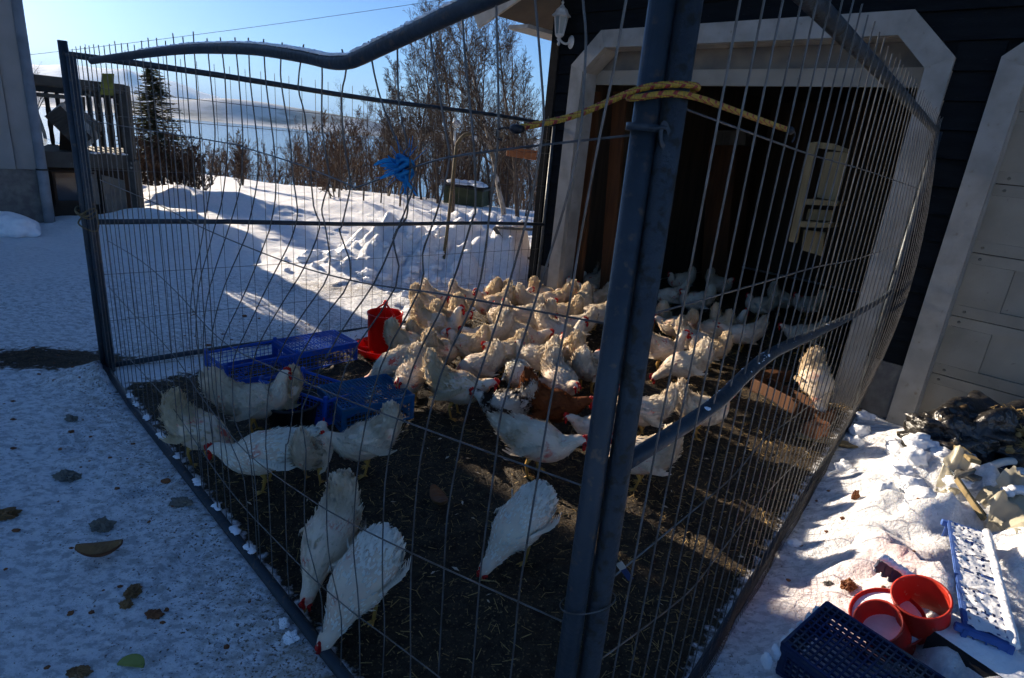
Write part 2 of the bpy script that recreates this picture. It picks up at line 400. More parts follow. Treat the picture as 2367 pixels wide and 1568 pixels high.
def lumps(x, y, s, o=0):
    d = noise.voronoi(Vector((x * s + .32 * NF(x, y, s * .9, o), y * s + .32 * NF(y, x, s * .9, o + 5), o)))[0][0]
    return .34 * max(0.0, 1 - (d / .62) ** 2)
def gauss(x, y, cx, cy, rx, ry, h, a=0.0):
    dx, dy = x - cx, y - cy; c, s_ = math.cos(a), math.sin(a)
    u, v = (dx * c + dy * s_) / rx, (-dx * s_ + dy * c) / ry
    q = u * u + v * v
    return h * math.exp(-q * 1.2) if q < 6 else 0.0
def rightbank(x, y):
    p = Vector((x - B0.x, y - B0.y, 0)); return p.dot(nB), p.dot(eB)
def gz(x, y):
    r = math.hypot(x, y)
    z = 0.0
    yy = y + .15 * x
    if yy > 10: z -= .04 * (min(yy, 20) - 10)
    if yy > 20: z -= .22 * (yy - 20)
    if z < -30: z = -30 + 0.0
    if r > 60: return z
    dw = (Vector((x, y, 0)) - WP).dot(WN); uw = (Vector((x, y, 0)) - WP).dot(WE)
    if dw < .0 and uw > -.3 and y < 14: return 0.0
    pen = inpen(x, y)
    k = 1.0
    z += .022 * NF(x, y, 1.3) + .018 * NF(x, y, 4.0, 3) + .011 * NF(x, y, 9., 5) * (1 + NF(x, y, .9, 2))
    if y > 9: z += .06 * NF(x, y, .35, 9) * sstep(9, 13, y)
    if pen:
        z += .012 * NF(x, y, 7, 2) + .10 * lumps(x, y, 5.5, 11) * (.5 + NF(x, y, 1.1, 8)) * sstep(.1, 1.2, x + .5 * y - 1.2) + .05 * lumps(x, y, 13, 15)
        return z * min(1, .5 + pend(x, y))
    if x < .2 and y < 8: z += prints(x, y)
    # ploughed heaps and drifts behind the back fence
    m = gauss(x, y, -4.75, 8.15, 1.7, .62, .36, -.18) + gauss(x, y, -6.2, 11.4, 2.4, .7, .34, .05) + gauss(x, y, -3.6, 13.9, 1.8, .6, .16, .2)
    m += gauss(x, y, -8.6, 7.0, 2.0, .8, .25) + gauss(x, y, -3.4, 16.2, 1.5, .5, .22, .1)
    h3 = gauss(x, y, -.95, 7.75, 1.15, .72, .36, -.12) + gauss(x, y, -1.75, 7.35, .65, .5, .20) + gauss(x, y, -.25, 7.45, .6, .55, .30)
    h4 = gauss(x, y, -1.0, 13.4, 1.9, .5, .26, .0)
    if h3 > .02: h3 += (lumps(x, y, 2.6) * .55 + lumps(x, y, 5.2, 3) * .48 + .10 * NF(x, y, 3.1, 12) + .05 * NF(x, y, 5, 7)) * sstep(.02, .2, h3)
    if h4 > .03: h4 += lumps(x, y, 3.0, 2) * .4 * sstep(.03, .2, h4)
    t = gauss(x, y, -3.0, 9.3, .7, 2.0, -.16, -.3)
    z += m * (1 + .25 * NF(x, y, 2.2, 4)) + h3 + h4 + t
    z += gauss(x, y, L0.x + .12, L0.y - .12, .26, .2, .13)
    # the bank on the right of the pen
    d, u = rightbank(x, y)
    if d > -.05 and u > -1.5 and dw > 0:
        q = sstep(-.02, .55, d) * sstep(0, .7, dw)
        z += q * (.10 + .10 * sstep(.8, 2.6, u) * (1 - sstep(.7, 2.2, d)) + lumps(x, y, 3.0, 5) * .36 + lumps(x, y, 6.0, 8) * .26 + lumps(x, y, 11.5, 4) * .12 + .05 * NF(x, y, 2.5, 6) + .03 * NF(x, y, 7, 1))
    return z
def gpt(x, y, z0=0.0):                   # pixel -> point on the ground surface
    p = G(x, y, z0)
    for _ in range(6): p = G(x, y, gz(p.x, p.y))
    return p

def axis(lo, hi, st, far_lo, far_hi, gr=1.16):
    a = []; x = lo
    while x < hi: a.append(x); x += st
    s_ = st
    while x < far_hi: a.append(x); s_ *= gr; x += s_
    a.append(far_hi); b = []; x = lo - st; s_ = st
    while x > far_lo: b.append(x); s_ *= gr; x -= s_
    b.append(far_lo); return b[::-1] + a
XS = axis(-7.2, 4.6, .042, -9000, 9000); YS = axis(.35, 11.5, .042, -400, 14000)
def make_ground():
    nx, ny = len(XS), len(YS); vs = []; dirt = []; soil = []; pink = []
    for y in YS:
        for x in XS:
            near = abs(x) < 14 and -3 < y < 20
            vs.append((x, y, gz(x, y)))
            if not near: dirt.append(0.0); soil.append(0.0); pink.append(0.0); continue
            pd = pend(x, y); ins = inpen(x, y)
            sv = sstep(-.10, .16, pd) if ins or pd > -.12 else 0
            # dung-free snow blown in along the back fence stays white
            if ins:
                dc = segd(x, y, L0, C1); k = (Vector((x - L0.x, y - L0.y, 0))).dot(eC)
                sv = min(sv, max(sstep(.05, .65 - .12 * k, dc), sstep(1.9, 2.7, k)))
            pd2 = gauss(x, y, -3.1, 3.75, .75, .33, .85, .15) if not ins else 0
            sv = max(sv, pd2)
            dv = .12
            if not ins:
                dv += .55 * math.exp(-max(0, -pd) * 1.6) * (1 if y < 5.5 else .5)
                dv += .30 * sstep(-1.2, -.2, x) * (1 - sstep(1.2, 2.5, y)) + .25 * gauss(x, y, -3.5, 5.0, 1.8, 1.4, 1.)
                dv += .6 * gauss(x, y, -2.0, 6.3, .9, .35, 1.) + .35 * gauss(x, y, -4.4, 7.2, 1.2, .3, 1.)
                if y > 6.8: dv *= .35
                d, u = rightbank(x, y)
                if d > 0: dv = .30 + .25 * math.exp(-d * 3) - .2 * sstep(.6, 1.2, u)
                dwl = (Vector((x, y, 0)) - WP).dot(WN); uw = (Vector((x, y, 0)) - WP).dot(WE)
                if d > 0 and dwl < .75 and uw > 3.9: sv = max(sv, (1 - sstep(.3, .75, dwl)) * sstep(3.9, 4.3, uw))
            dirt.append(dv); soil.append(sv)
            pink.append(gauss(x, y, 1.30, 1.95, .40, .42, .30) + gauss(x, y, 1.62, 2.05, .18, .16, .5) if x > .6 else 0)
    fp, fg = [], []
    for j in range(ny - 1):
        for i in range(nx - 1):
            a = j * nx + i; q = (a, a + 1, a + nx + 1, a + nx)
            cx, cy = (XS[i] + XS[i + 1]) / 2, (YS[j] + YS[j + 1]) / 2
            (fp if (abs(cx) < 9 and cy < 12 and inpen(cx, cy)) else fg).append(q)
    for nm, fs in (('snow_ground', fg), ('pen_ground', fp)):
        used = sorted({i for f in fs for i in f}); ix = {o: k for k, o in enumerate(used)}
        me = bpy.data.meshes.new(nm); me.from_pydata([vs[i] for i in used], [], [tuple(ix[i] for i in f) for f in fs])
        for an, arr in (('dirt', dirt), ('soil', soil), ('pink', pink)):
            at = me.attributes.new(an, 'FLOAT', 'POINT'); at.data.foreach_set('value', [arr[i] for i in used])
        me.polygons.foreach_set('use_smooth', [True] * len(fs)); me.materials.append(MAT['ground']); me.update()
        o = bpy.data.objects.new(nm, me); COL.objects.link(o); o['kind'] = 'structure'
make_ground()
# ------------------------------------------------------------------ sea, far shore, air
mb = MB(); mb.add([(-20000, 40, -27), (20000, 40, -27), (20000, 30000, -27), (-20000, 30000, -27)], [(0, 1, 2, 3)])
MM('water', (.10, .17, .22), (.08, .14, .19), scale=.01, rough=.22, spec=.6, bump=.25, bscale=.15, stretch=(1, .25, 1), bdist=.3)
tag(mb.build('sea', 'water'), kind='structure')
MM('far_snow', (.80, .82, .86), (.62, .66, .72), scale=.0022, rough=.8, c3=(.26, .28, .31), c3scale=.004, c3lo=.60, c3hi=.70)
MM('far_wood', (.055, .06, .062), (.42, .44, .47), scale=.006, rough=.9, detail=8, lo=.40, hi=.56, stretch=(1, 1, 2.5))
def ridge(name, prof, dist, front, back, m, rough_amp, seed):
    """prof: measured skyline points; a ridge of real depth built along them"""
    pts = []
    for x, y in prof:
        d = ray(x, y); h = math.hypot(d.x, d.y); pts.append((math.atan2(d.x, d.y), d.z / h))
    az0, az1 = pts[0][0], pts[-1][0]; n = 150; rows = 14; vs = []; fs = []
    for i in range(n + 1):
        a = az0 + (az1 - az0) * i / n
        for k in range(len(pts) - 1):
            if pts[k][0] <= a <= pts[k + 1][0] + 1e-9: t = (a - pts[k][0]) / (pts[k + 1][0] - pts[k][0]); tz = pts[k][1] * (1 - t) + pts[k + 1][1] * t; break
        top = CAM_H + tz * dist
        for j in range(rows + 1):
            u = j / rows
            if u < .7: dd = dist - front * (1 - u / .7); q = sstep(0, 1, u / .7) * .85 + .15 * (u / .7)
            else: dd = dist + back * (u - .7) / .3; q = 1 - (u - .7) / .3
            z = -28 + (top + 28) * q
            z += rough_amp * noise.noise(Vector((a * dist / 300, dd / 300, seed))) * min(1, 4 * q) * (1 if u < .65 or u > .75 else .25)
            vs.append((math.sin(a) * dd, math.cos(a) * dd, z))
    for i in range(n):
        for j in range(rows):
            q = i * (rows + 1) + j; fs.append((q, q + rows + 1, q + rows + 2, q + 1))
    tag(MB().add(vs, fs).build(name, m, smooth=True), kind='structure')
ridge('mountain', [(-900, 90), (-400, 110), (-100, 140), (30, 150), (75, 149), (135, 148), (169, 152), (230, 157), (264, 158), (290, 158), (321, 172), (360, 181), (406, 190), (456, 210), (504, 225), (560, 250), (640, 275)], 8000, 2800, 2500, 'far_snow', 30, 4)
ridge('far_hill', [(-900, 120), (-300, 170), (60, 205), (200, 216), (304, 219), (406, 231), (473, 228), (524, 228), (599, 236), (677, 248), (745, 258), (847, 275), (900, 292), (1000, 303), (1200, 318), (1500, 345), (2200, 410)], 2500, 420, 700, 'far_wood', 6, 9)
hz = bpy.data.materials.new('haze_air'); hz.use_nodes = True; nn = hz.node_tree.nodes; nn.remove(nn['Principled BSDF'])
pv = nn.new('ShaderNodeVolumePrincipled'); pv.inputs['Density'].default_value = 9.5e-5; pv.inputs['Color'].default_value = (.36, .62, 1.0, 1); pv.inputs['Anisotropy'].default_value = .0
hz.node_tree.links.new(pv.outputs[0], nn['Material Output'].inputs['Volume'])
mb = MB(); mb.box((0, 12000, 275), (44000, 40000, 650)); hazeo = tag(mb.build('haze', hz), kind='stuff')

# ------------------------------------------------------------------ garage
garage = tag(empty('garage', W(1.5, 0)), 'dark navy clad garage with a wide open white framed doorway full of hens', 'garage')
def wprism(poly, o0, o1):
    return MB().prism([W(u, z, o0) for u, z in poly], WN * (o1 - o0))
core = MB()
for poly in ([(-.1, 0), (.26, 0), (.26, 4.2), (-.1, 4.2)], [(3.285, 0), (3.68, 0), (3.68, 4.2), (3.285, 4.2)],
             [(.26, 2.665), (3.285, 2.665), (3.285, 4.2), (.26, 4.2)], [(.26, 2.42), (.53, 2.665), (.26, 2.665)], [(3.285, 2.42), (3.285, 2.665), (3.01, 2.665)],
             [(3.68, 2.665), (7.2, 2.665), (7.2, 4.2), (3.68, 4.2)]):
    core.prism([W(u, z, -.14) for u, z in poly], WN * .138)
core.build('wall', 'navy', garage)
PZ = .178
def plank(u0, u1, z):
    mb = MB(); t = .002 * random.random()
    sec = [(0.0, z), (.034 + t, z), (.030 + t, z + .012), (.012 + t, z + PZ - .006), (0.0, z + PZ - .006)]
    mb.prism([W(u0, zz, o) for o, zz in sec], WE * (u1 - u0)); mb.build('plank', 'navy', garage)
z = .42
while z < 4.1:
    zc = z + PZ / 2; k = max(0, min(1, (z + PZ - 2.45) / .29))
    if z < 2.70:
        plank(-.02, .185 + .30 * k * (1 if z > 2.4 else 0), z); plank(3.355 - (.28 * k if z > 2.4 else 0), 3.605 + (.28 * k if z > 2.4 else 0), z)
    else:
        j = random.uniform(1, 4.6); plank(-.02, j - .004, z); plank(j, 7.1, z)
    z += PZ
mb = MB(); mb.prism([W(-.1, 0, -.001), W(.18, 0, -.001), W(.18, .415, -.001), W(-.1, .415, -.001)], WN * .03); mb.build('foundation', 'concrete', garage)
mb = MB(); mb.prism([W(3.36, 0, -.001), W(3.6, 0, -.001), W(3.6, .415, -.001), W(3.36, .415, -.001)], WN * .03); mb.build('foundation', 'concrete', garage)
mb = MB(); mb.prism([W(-.125, .2, -.1), W(-.02, .2, -.1), W(-.02, 2.95, -.1), W(-.125, 2.95, -.1)], WN * .15); mb.build('corner_board', 'navy', garage)
def door_frame(u0, u1):
    O = [(u0, -.02), (u0, 2.45), (u0 + .32, 2.745), (u1 - .30, 2.745), (u1, 2.455), (u1, -.02)]
    I = [(u0 + .15, -.02), (u0 + .15, 2.385), (u0 + .378, 2.595), (u1 - .358, 2.595), (u1 - .15, 2.39), (u1 - .15, -.02)]
    for k in range(5):
        g = .0015
        a, b, c, d = O[k], O[k + 1], I[k + 1], I[k]
        wprism([a, b, c, d], .0, .062 + .003 * (k % 2)).build('door_trim', 'white_paint', garage)
        du, dz = (c[0] - d[0]), (c[1] - d[1]); ln = math.hypot(du, dz); nx, nz = dz / ln * .022, -du / ln * .022
        wprism([(d[0] + nx * .1, d[1] + nz * .1), (c[0] + nx * .1, c[1] + nz * .1), (c[0] - nx, c[1] - nz), (d[0] - nx, d[1] - nz)], -.17, -.002).build('door_jamb', 'white_paint', garage)
    return I
door_frame(.18, 3.36)
I2 = door_frame(3.60, 6.9)
# bottom edge of the raised door
up = wprism([(.33, 2.425), (3.21, 2.425), (3.21, 2.61), (.33, 2.61)], -.26, -.20).build('raised_door', 'grey_board', garage)
wprism([(.33, 2.30), (3.21, 2.30), (3.21, 2.428), (.33, 2.428)], -.215, -.165).build('bottom_rail', 'door_paint', up, org=parent_loc(up) + Vector((0, 0, 0)))
# closed sectional door on the right
dr = wprism([(3.74, 0), (6.75, 0), (6.75, 2.6), (3.74, 2.6)], -.16, -.13).build('closed_door', 'dark_wood', garage)
def dpart(nm, u0, u1, z0, z1, o1, m='door_paint', o0=-.131):
    wprism([(u0, z0), (u1, z0), (u1, z1), (u0, z1)], o0, o1).build(nm, m, dr)
zs = [0.02, .40, .83, 1.27, 1.72, 2.16, 2.62]
for k in range(6):
    a, b = zs[k], zs[k + 1] - .006
    dpart('rail_board', 3.745, 6.75, a, a + .075, -.102); dpart('rail_board', 3.745, 6.75, b - .07, b, -.102)
    for s0_, s1_ in ((4.007, 5.498), (5.662, 6.75)): dpart('field_panel', s0_, s1_, a + .077, b - .072, -.121)
    for st in (3.745, 5.5):
        dpart('stile_board', st, st + (.26 if st < 3.8 else .16), a + .076, b - .071, -.1025)
    for zz in (a + .035, b - .035):
        MB().lathe([(0, .006), (.007, .006), (.010, 0)], 8, W(3.80 + .02 * random.random(), zz, -.1015), Matrix((WE, Vector((0, 0, 1)), WN)).transposed()).build('bolt', 'grey_board', dr)
# inside
D = 5.2
bq = [V(x, y, W(0, 0, -D), W(1, 0, -D)) for x, y in ((1572, 262), (1630, 400))]
ub0, ub1 = sorted(((b - WP).dot(WE) for b in bq)); zb0, zb1 = bq[1].z, bq[0].z
for poly in ([(-.1, 0), (ub0, 0), (ub0, 2.66), (-.1, 2.66)], [(ub1, 0), (7.2, 0), (7.2, 2.66), (ub1, 2.66)], [(ub0, 0), (ub1, 0), (ub1, zb0), (ub0, zb0)], [(ub0, zb1), (ub1, zb1), (ub1, 2.66), (ub0, 2.66)]):
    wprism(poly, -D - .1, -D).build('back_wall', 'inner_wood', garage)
fr = MB()
zm = zb0 + (zb1 - zb0) * .68
for a in ((ub0, zb0), (ub0, zb1), (ub0, zm)): fr.beam(W(a[0], a[1], -D + .02), W(ub1, a[1], -D + .02), .05, .05)
for u_ in (ub0, ub1): fr.beam(W(u_, zb0, -D + .02), W(u_, zb1, -D + .02), .05, .05)
wf = fr.build('window', 'dark_wood', garage)
wprism([(ub0, zb0), (ub1, zb0), (ub1, zm), (ub0, zm)], -D - .03, -D - .02).build('pane', 'lamp_glass', wf)
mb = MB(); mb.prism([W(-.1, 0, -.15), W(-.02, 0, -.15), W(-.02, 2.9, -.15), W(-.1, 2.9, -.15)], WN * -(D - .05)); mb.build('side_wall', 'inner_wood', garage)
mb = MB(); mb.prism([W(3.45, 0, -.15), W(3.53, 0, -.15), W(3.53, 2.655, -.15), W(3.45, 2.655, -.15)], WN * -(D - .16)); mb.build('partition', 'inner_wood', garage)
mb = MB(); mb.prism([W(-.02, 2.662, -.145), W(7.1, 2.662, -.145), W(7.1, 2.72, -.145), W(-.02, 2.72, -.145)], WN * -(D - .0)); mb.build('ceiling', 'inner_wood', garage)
# roof, bargeboard and boxed eave on the left
SL = .385
rf = MB(); rf.prism([W(-.86, 2.93, .47), W(3.6, 2.93 + SL * 4.46, .47), W(3.6, 3.02 + SL * 4.46, .47), W(-.86, 3.02, .47)], -WN * (D + 1)).build('roof', 'dark_wood', garage)
rb = MB(); rb.prism([W(-.86, 2.92, .475), W(-.735, 2.745, .475), W(3.6, 2.745 + SL * 4.335, .475), W(3.6, 2.925 + SL * 4.46, .475)], WN * .028); rb.build('bargeboard', 'white_paint', garage)
mb = MB(); mb.prism([W(-.40, 2.735, .40), W(-.128, 2.735, .40), W(-.128, 2.77, .40), W(-.40, 2.77, .40)], -WN * (D + .6)); mb.build('soffit', 'white_paint', garage)

# wall lantern
lu = .10
lp = W(lu, 2.65, .035); lamp = tag(empty('wall_lantern', lp), 'white six sided wall lantern under the eave beside the open doorway', 'lamp')
Rw = Matrix((WE, Vector((0, 0, 1)), WN)).transposed()
MB().lathe([(0, .022), (.03, .02), (.045, .008), (.05, 0)], 16, W(lu + .02, 2.66, .035), Rw @ Matrix.Diagonal((.8, 1.25, 1)).to_3x3()).build('wall_plate', 'white_metal', lamp, smooth=True)
lc = W(lu - .02, 0, .17)
MB().tube(smooth_path([W(lu + .02, 2.66, .05), W(lu + .01, 2.635, .10), W(lu - .01, 2.65, .15), W(lu - .02, 2.685, .17)], 4), .011, 8).build('arm', 'white_metal', lamp, smooth=True)
MB().lathe([(0, 2.605), (.010, 2.612), (.016, 2.63), (.008, 2.645), (.022, 2.66), (.014, 2.675), (.036, 2.69), (.040, 2.702), (0, 2.703)], 16, lc).build('base_cup', 'white_metal', lamp, smooth=True)
fr = MB(); gl = MB()
hexr = lambda r, z, k: lc + Vector((r * math.cos(PI / 3 * k + .3), r * math.sin(PI / 3 * k + .3), z))
for k in range(6):
    fr.beam(hexr(.040, 2.70, k), hexr(.068, 2.865, k), .009, .009)
    fr.beam(hexr(.067, 2.862, k), hexr(.067, 2.862, k + 1), .008, .010); fr.beam(hexr(.041, 2.706, k), hexr(.041, 2.706, k + 1), .008, .010)
    MB().add([hexr(.0385, 2.706, k), hexr(.0385, 2.706, k + 1), hexr(.065, 2.862, k + 1), hexr(.065, 2.862, k)], [(0, 1, 2, 3)]).build('glass_pane', 'lamp_glass', lamp)
fr.build('frame', 'white_metal', lamp)
MB().lathe([(.092, 2.862), (.090, 2.872), (.066, 2.895), (.052, 2.925), (.026, 2.945), (.018, 2.96), (.008, 2.966), (.015, 2.985), (.005, 3.0), (0, 3.01)], 6, lc).build('roof_cap', 'white_metal', lamp)

# things inside the doorway
def wq(x, y, off): return V(x, y, W(0, 0, off), W(1, 0, off))
nr = tag(empty('nesting_rack', wq(1826, 561, -.35)), 'pale wooden rack with shelves and boards hanging inside the open doorway', 'rack')
def slab(nm, px, off, th, m, par):
    return MB().prism([wq(x, y, off) for x, y in px], -WN * th).build(nm, m, par)
slab('post', [(1872, 330), (1888, 328), (1838, 562), (1823, 558)], -.33, .05, 'pale_wood', nr)
slab('top_board', [(1880, 328), (1925, 332), (1960, 346), (1958, 352), (1905, 344), (1884, 342)], -.36, .05, 'pale_wood', nr)
slab('back_board', [(1909, 351), (1963, 353), (1934, 465), (1888, 456)], -.38, .03, 'pale_wood', nr)
slab('shelf', [(1858, 460), (1938, 466), (1932, 477), (1862, 473)], -.30, .22, 'pale_wood', nr)
slab('back_board', [(1868, 484), (1924, 487), (1918, 511), (1862, 508)], -.42, .03, 'pale_wood', nr)
slab('shelf', [(1845, 512), (1922, 516), (1917, 527), (1843, 525)], -.30, .22, 'pale_wood', nr)
slab('back_board', [(1858, 532), (1906, 537), (1898, 592), (1852, 578)], -.40, .03, 'pale_wood', nr)
for px, off, m, nm, lb, ct in (([(1418, 212), (1446, 212), (1421, 640), (1392, 640)], -.65, 'orange_wood', 'timber_board', 'orange brown upright board inside doorway, right of two', 'board'),
                       ([(1352, 212), (1384, 212), (1345, 650), (1316, 650)], -.30, 'orange_wood', 'timber_board', 'brown upright board against the left jamb inside the doorway', 'board')):
    b = [wq(x, y, off) for x, y in px]; g0 = (b[2] + b[3]) / 2
    dn = [Vector((p.x, p.y, .0)) if k > 1 else p for k, p in enumerate(b)]
    tag(MB().prism(dn, -WN * .04).build(nm, m, org=Vector((g0.x, g0.y, 0))), lb, ct)
cb = [wq(x, y, -3.4) for x, y in ((1642, 336), (1704, 336), (1680, 640), (1622, 640))]
cup = tag(empty('cupboard', (cb[3].x, cb[3].y, 0)), 'brown wooden cupboard standing deep in the dark garage', 'cupboard')
MB().prism([cb[0], cb[1], Vector((cb[2].x, cb[2].y, 0)), Vector((cb[3].x, cb[3].y, 0))], -WN * .5).build('carcass', 'orange_wood', cup)
MB().prism([cb[0] + WN * .012 - Vector((0, 0, .03)), cb[1] + WN * .012 - Vector((0, 0, .03)), Vector((cb[2].x, cb[2].y, .06)) + WN * .012, Vector((cb[3].x, cb[3].y, .06)) + WN * .012], WN * .018).build('door', 'orange_wood', cup)
b = [wq(x, y, -3.45) for x, y in ((1656, 302), (1726, 302), (1722, 335), (1652, 335))]
bxo = tag(empty('cardboard_box', b[3]), 'grey box on top of the cupboard in the dark garage', 'box')
MB().prism(b, -WN * .35).build('carton', 'grey_wood', bxo)
MB().prism([b[0] + WN * .004 + Vector((0, 0, -.02)), b[1] + WN * .004 + Vector((0, 0, -.02)), b[1] + WN * .004, b[0] + WN * .004], WN * .004).build('flap', 'grey_board', bxo)
mb = MB()
for k in range(128):
    x, y = random.uniform(1590, 1645), random.uniform(268, 300); p = wq(x, y, -4.6)
    l = random.uniform(.05, .32); mb.tube([p, p + Vector((random.gauss(0, .05), random.gauss(0, .05), -l * .5)), p + Vector((random.gauss(0, .08), random.gauss(0, .06), -l))], .003, 3, False)
tag(mb.build('hay_bundle', 'straw', org=wq(1612, 290, -4.6)), 'loose straw hanging in front of the garage back window', 'straw')

# ------------------------------------------------------------------ the grey house on the left
zc = AT(105, 392, math.hypot(HC.x, HC.y)).z
hl = G(0, 390, zc); d1 = Vector((hl.x - HC.x, hl.y - HC.y, 0)).normalized(); d1 = Vector((-.93, -.37, 0)).normalized() if d1.y > 0 or d1.length < .5 else d1
d2 = Vector((-.69, .724, 0)); HOUT = Vector((d1.y, -d1.x, 0))
if HOUT.dot(-HC) < 0: HOUT = -HOUT
house = tag(empty('house', HC), 'grey board clad house on a concrete base at the left edge', 'house')
HH = 4.15
def hbox(poly, z0, z1): return MB().prism([Vector((p.x, p.y, z0)) for p in poly], Vector((0, 0, z1 - z0)))
fp = [HC + d1 * .0, HC + d1 * 9, HC + d1 * 9 + d2 * 8, HC + d2 * 8]
hbox([p - HOUT * .03 for p in fp], .05, HH).build('wall', 'dark_wood', house)  # dark backing colour stands in for shade in the cladding gaps
hbox([HC + HOUT * .01, HC + d1 * 9 + HOUT * .01, HC + d1 * 9 - HOUT * .02, HC - HOUT * .02], -.3, zc - .004).build('foundation', 'concrete', house)
k = .075
while k < 6.5:
    wd = .20
    a, b = HC + d1 * k, HC + d1 * (k + wd)
    MB().prism([Vector((a.x, a.y, zc)) , Vector((b.x, b.y, zc)) , Vector((b.x, b.y, zc)) + HOUT * .012, Vector((a.x, a.y, zc)) + HOUT * .055], Vector((0, 0, HH - zc))).build('cladding_board', 'siding', house)
    k += wd + .016
MB().tube([HC + HOUT * .06 + d1 * .02 + Vector((0, 0, zz)) for zz in (-.2, .77, .772, HH)], [.062, .062, .058, .058], 14).build('downpipe', 'pipe_grey', house, smooth=True)
MB().tube([HC + HOUT * .06 + d1 * .02 + Vector((0, 0, zz)) for zz in (.765, .785)], .068, 14).build('pipe_clip', 'black', house)
e2 = Vector((BP.x - HC.x, BP.y - HC.y, 0)); BL = e2.length; e2.normalize()
vB = Vector((BP.x, BP.y, 0)).normalized()          # depth direction of the balcony
rp = [HC + d1 * 9.5 + HOUT * .5, HC + HOUT * .5 - d1 * .25, HC + d2 * 8.3 - d1 * .25, HC + d1 * 9.5 + d2 * 8.3]
MB().prism([Vector((p.x, p.y, HH)) for p in rp], Vector((0, 0, .2))).build('roof', 'roofing', house)

# balcony with its base
bal = tag(empty('balcony', BP), 'dark weathered wooden balcony with turned balusters beside the grey house', 'balcony')
def bpt(k, z, dep=0.0): return HC + e2 * k + vB * dep + Vector((0, 0, z))
MB().beam(bpt(.03, 1.875), bpt(BL, 1.875), .10, .13, bev=.01).build('top_rail', 'balcony_wood', bal)
MB().beam(bpt(.03, 1.70), bpt(BL * .45, 1.70), .05, .05).build('mid_rail', 'balcony_wood', bal)
MB().beam(bpt(-.1, 1.80, 1.6), bpt(BL, 1.80, 1.6), .09, .11).build('top_rail', 'balcony_wood', bal)
MB().beam(bpt(BL, 1.86, .05), bpt(BL, 1.86, 1.6), .09, .11).build('top_rail', 'balcony_wood', bal)
MB().beam(bpt(BL, .95), bpt(BL, 1.93), .11, .11, (1, 0, 0), .01).build('post', 'balcony_wood', bal)
MB().beam(bpt(BL + .03, -.1), bpt(BL + .005, .93), .12, .12, (1, 0, 0), .01).build('leg', 'balcony_wood', bal)
fl = MB(); fl.prism([bpt(-.05, .80), bpt(BL + .06, .80), bpt(BL + .06, .80, 1.65), bpt(-.05, .80, 1.65)], (0, 0, .2)); fl.build('floor', 'balcony_wood', bal)
def baluster(k, dep, z0, z1, r):
    pr = []
    for i in range(15):
        t = i / 14; q = r * (.75 + .35 * abs(math.sin(t * PI * 4)) * (1 if .15 < t < .85 else .6)); pr.append((q, z0 + (z1 - z0) * t))
    MB().lathe(pr, 8, bpt(k, 0, dep)).build('baluster', 'balcony_wood', bal, smooth=True)
for i in range(7): baluster(BL * (.60 + .055 * i), 0.0, 1.0, 1.82, .018)
for i in range(8): baluster(BL * (.02 + .125 * i), 1.6, 1.0, 1.76, .032)
for i in range(11):
    p0 = bpt(BL + .012 * (i % 2), 1.0, .06 + .142 * i); MB().prism([p0, p0 + vB * .118, p0 + vB * .118 + Vector((0, 0, .81)), p0 + Vector((0, 0, .81))], e2 * .018).build('shade_slat', 'balcony_wood', bal)  # near-solid boards added instead of balusters, to block the low sun
hbox([bpt(.0, 0, .25), bpt(BL - .05, 0, .25), bpt(BL - .05, 0, 1.5), bpt(.0, 0, 1.5)], -.1, .79).build('base_wall', 'dark_wood', bal)
wn = MB(); vF = -vB
bw = [(.06, .30), (.48, .74)]
for (a, c), (b, d) in (((.05, .30), (.50, .30)), ((.05, .74), (.50, .74))): wn.beam(bpt(a, c, .235), bpt(b, d, .235), .05, .06)
for kk in (.07, .48): wn.beam(bpt(kk, .28, .235), bpt(kk, .76, .235), .05, .05)
wn.beam(bpt(.04, .745, .21), bpt(.56, .715, .21), .08, .02)
wnd = wn.build('window', 'dark_wood', bal)
MB().prism([bpt(.09, .32, .24), bpt(.46, .32, .24), bpt(.46, .72, .24), bpt(.09, .72, .24)], vB * .006).build('pane', 'glass_dark', wnd)
MB().prism([bpt(.55, .28, .19), bpt(.60, .28, .19), bpt(.60, .74, .19), bpt(.52, .74, .19)], vB * .05).build('side_board', 'grey_wood', bal)
MB().prism([bpt(.66, -.1, .16), bpt(BL - .12, -.1, .16), bpt(BL - .12, .62, .16), bpt(.66, .70, .16)], vB * .03).build('skirting_panel', 'grey_board', bal)
grp = 'old shutters stacked on the balcony'
sh = [((112, 262), (205, 340), .15, 'white_metal', 'widest pale louvred shutter leaning at the front of the balcony heap'), ((128, 255), (215, 322), .22, 'siding', 'narrow grey louvred shutter leaning behind the pale one on the balcony'), ((104, 268), (180, 342), .10, 'balcony_wood', 'dark louvred shutter lowest on the balcony heap')]
for (x0, y0), (x1, y1), dep, m, lb in sh:
    P = bpt(0, 0, dep); Q = bpt(1, 0, dep); a, b = V(x0, y0, P, Q), V(x1, y1, P, Q); s = tag(empty('shutter', b), lb, 'shutter', grp)
    d = (b - a).normalized(); up = d.cross(vB).normalized(); up = up if up.z > 0 else -up
    MB().beam(a, b, .02, .02, up).build('frame', m, s); MB().beam(a + up * .22, b + up * .22, .03, .02, up).build('frame', m, s)
    MB().beam(a + up * .11 + vB * .005, b + up * .11 + vB * .005, .012, .21, up).build('panel', m, s)
    mb = MB()
    for i in range(1, 12): p = a + (b - a) * (i / 12); mb.beam(p + up * .01 - vB * .006, p + up * .21 - vB * .006, .02, .006, d)
    mb.build('louvres', m, s)
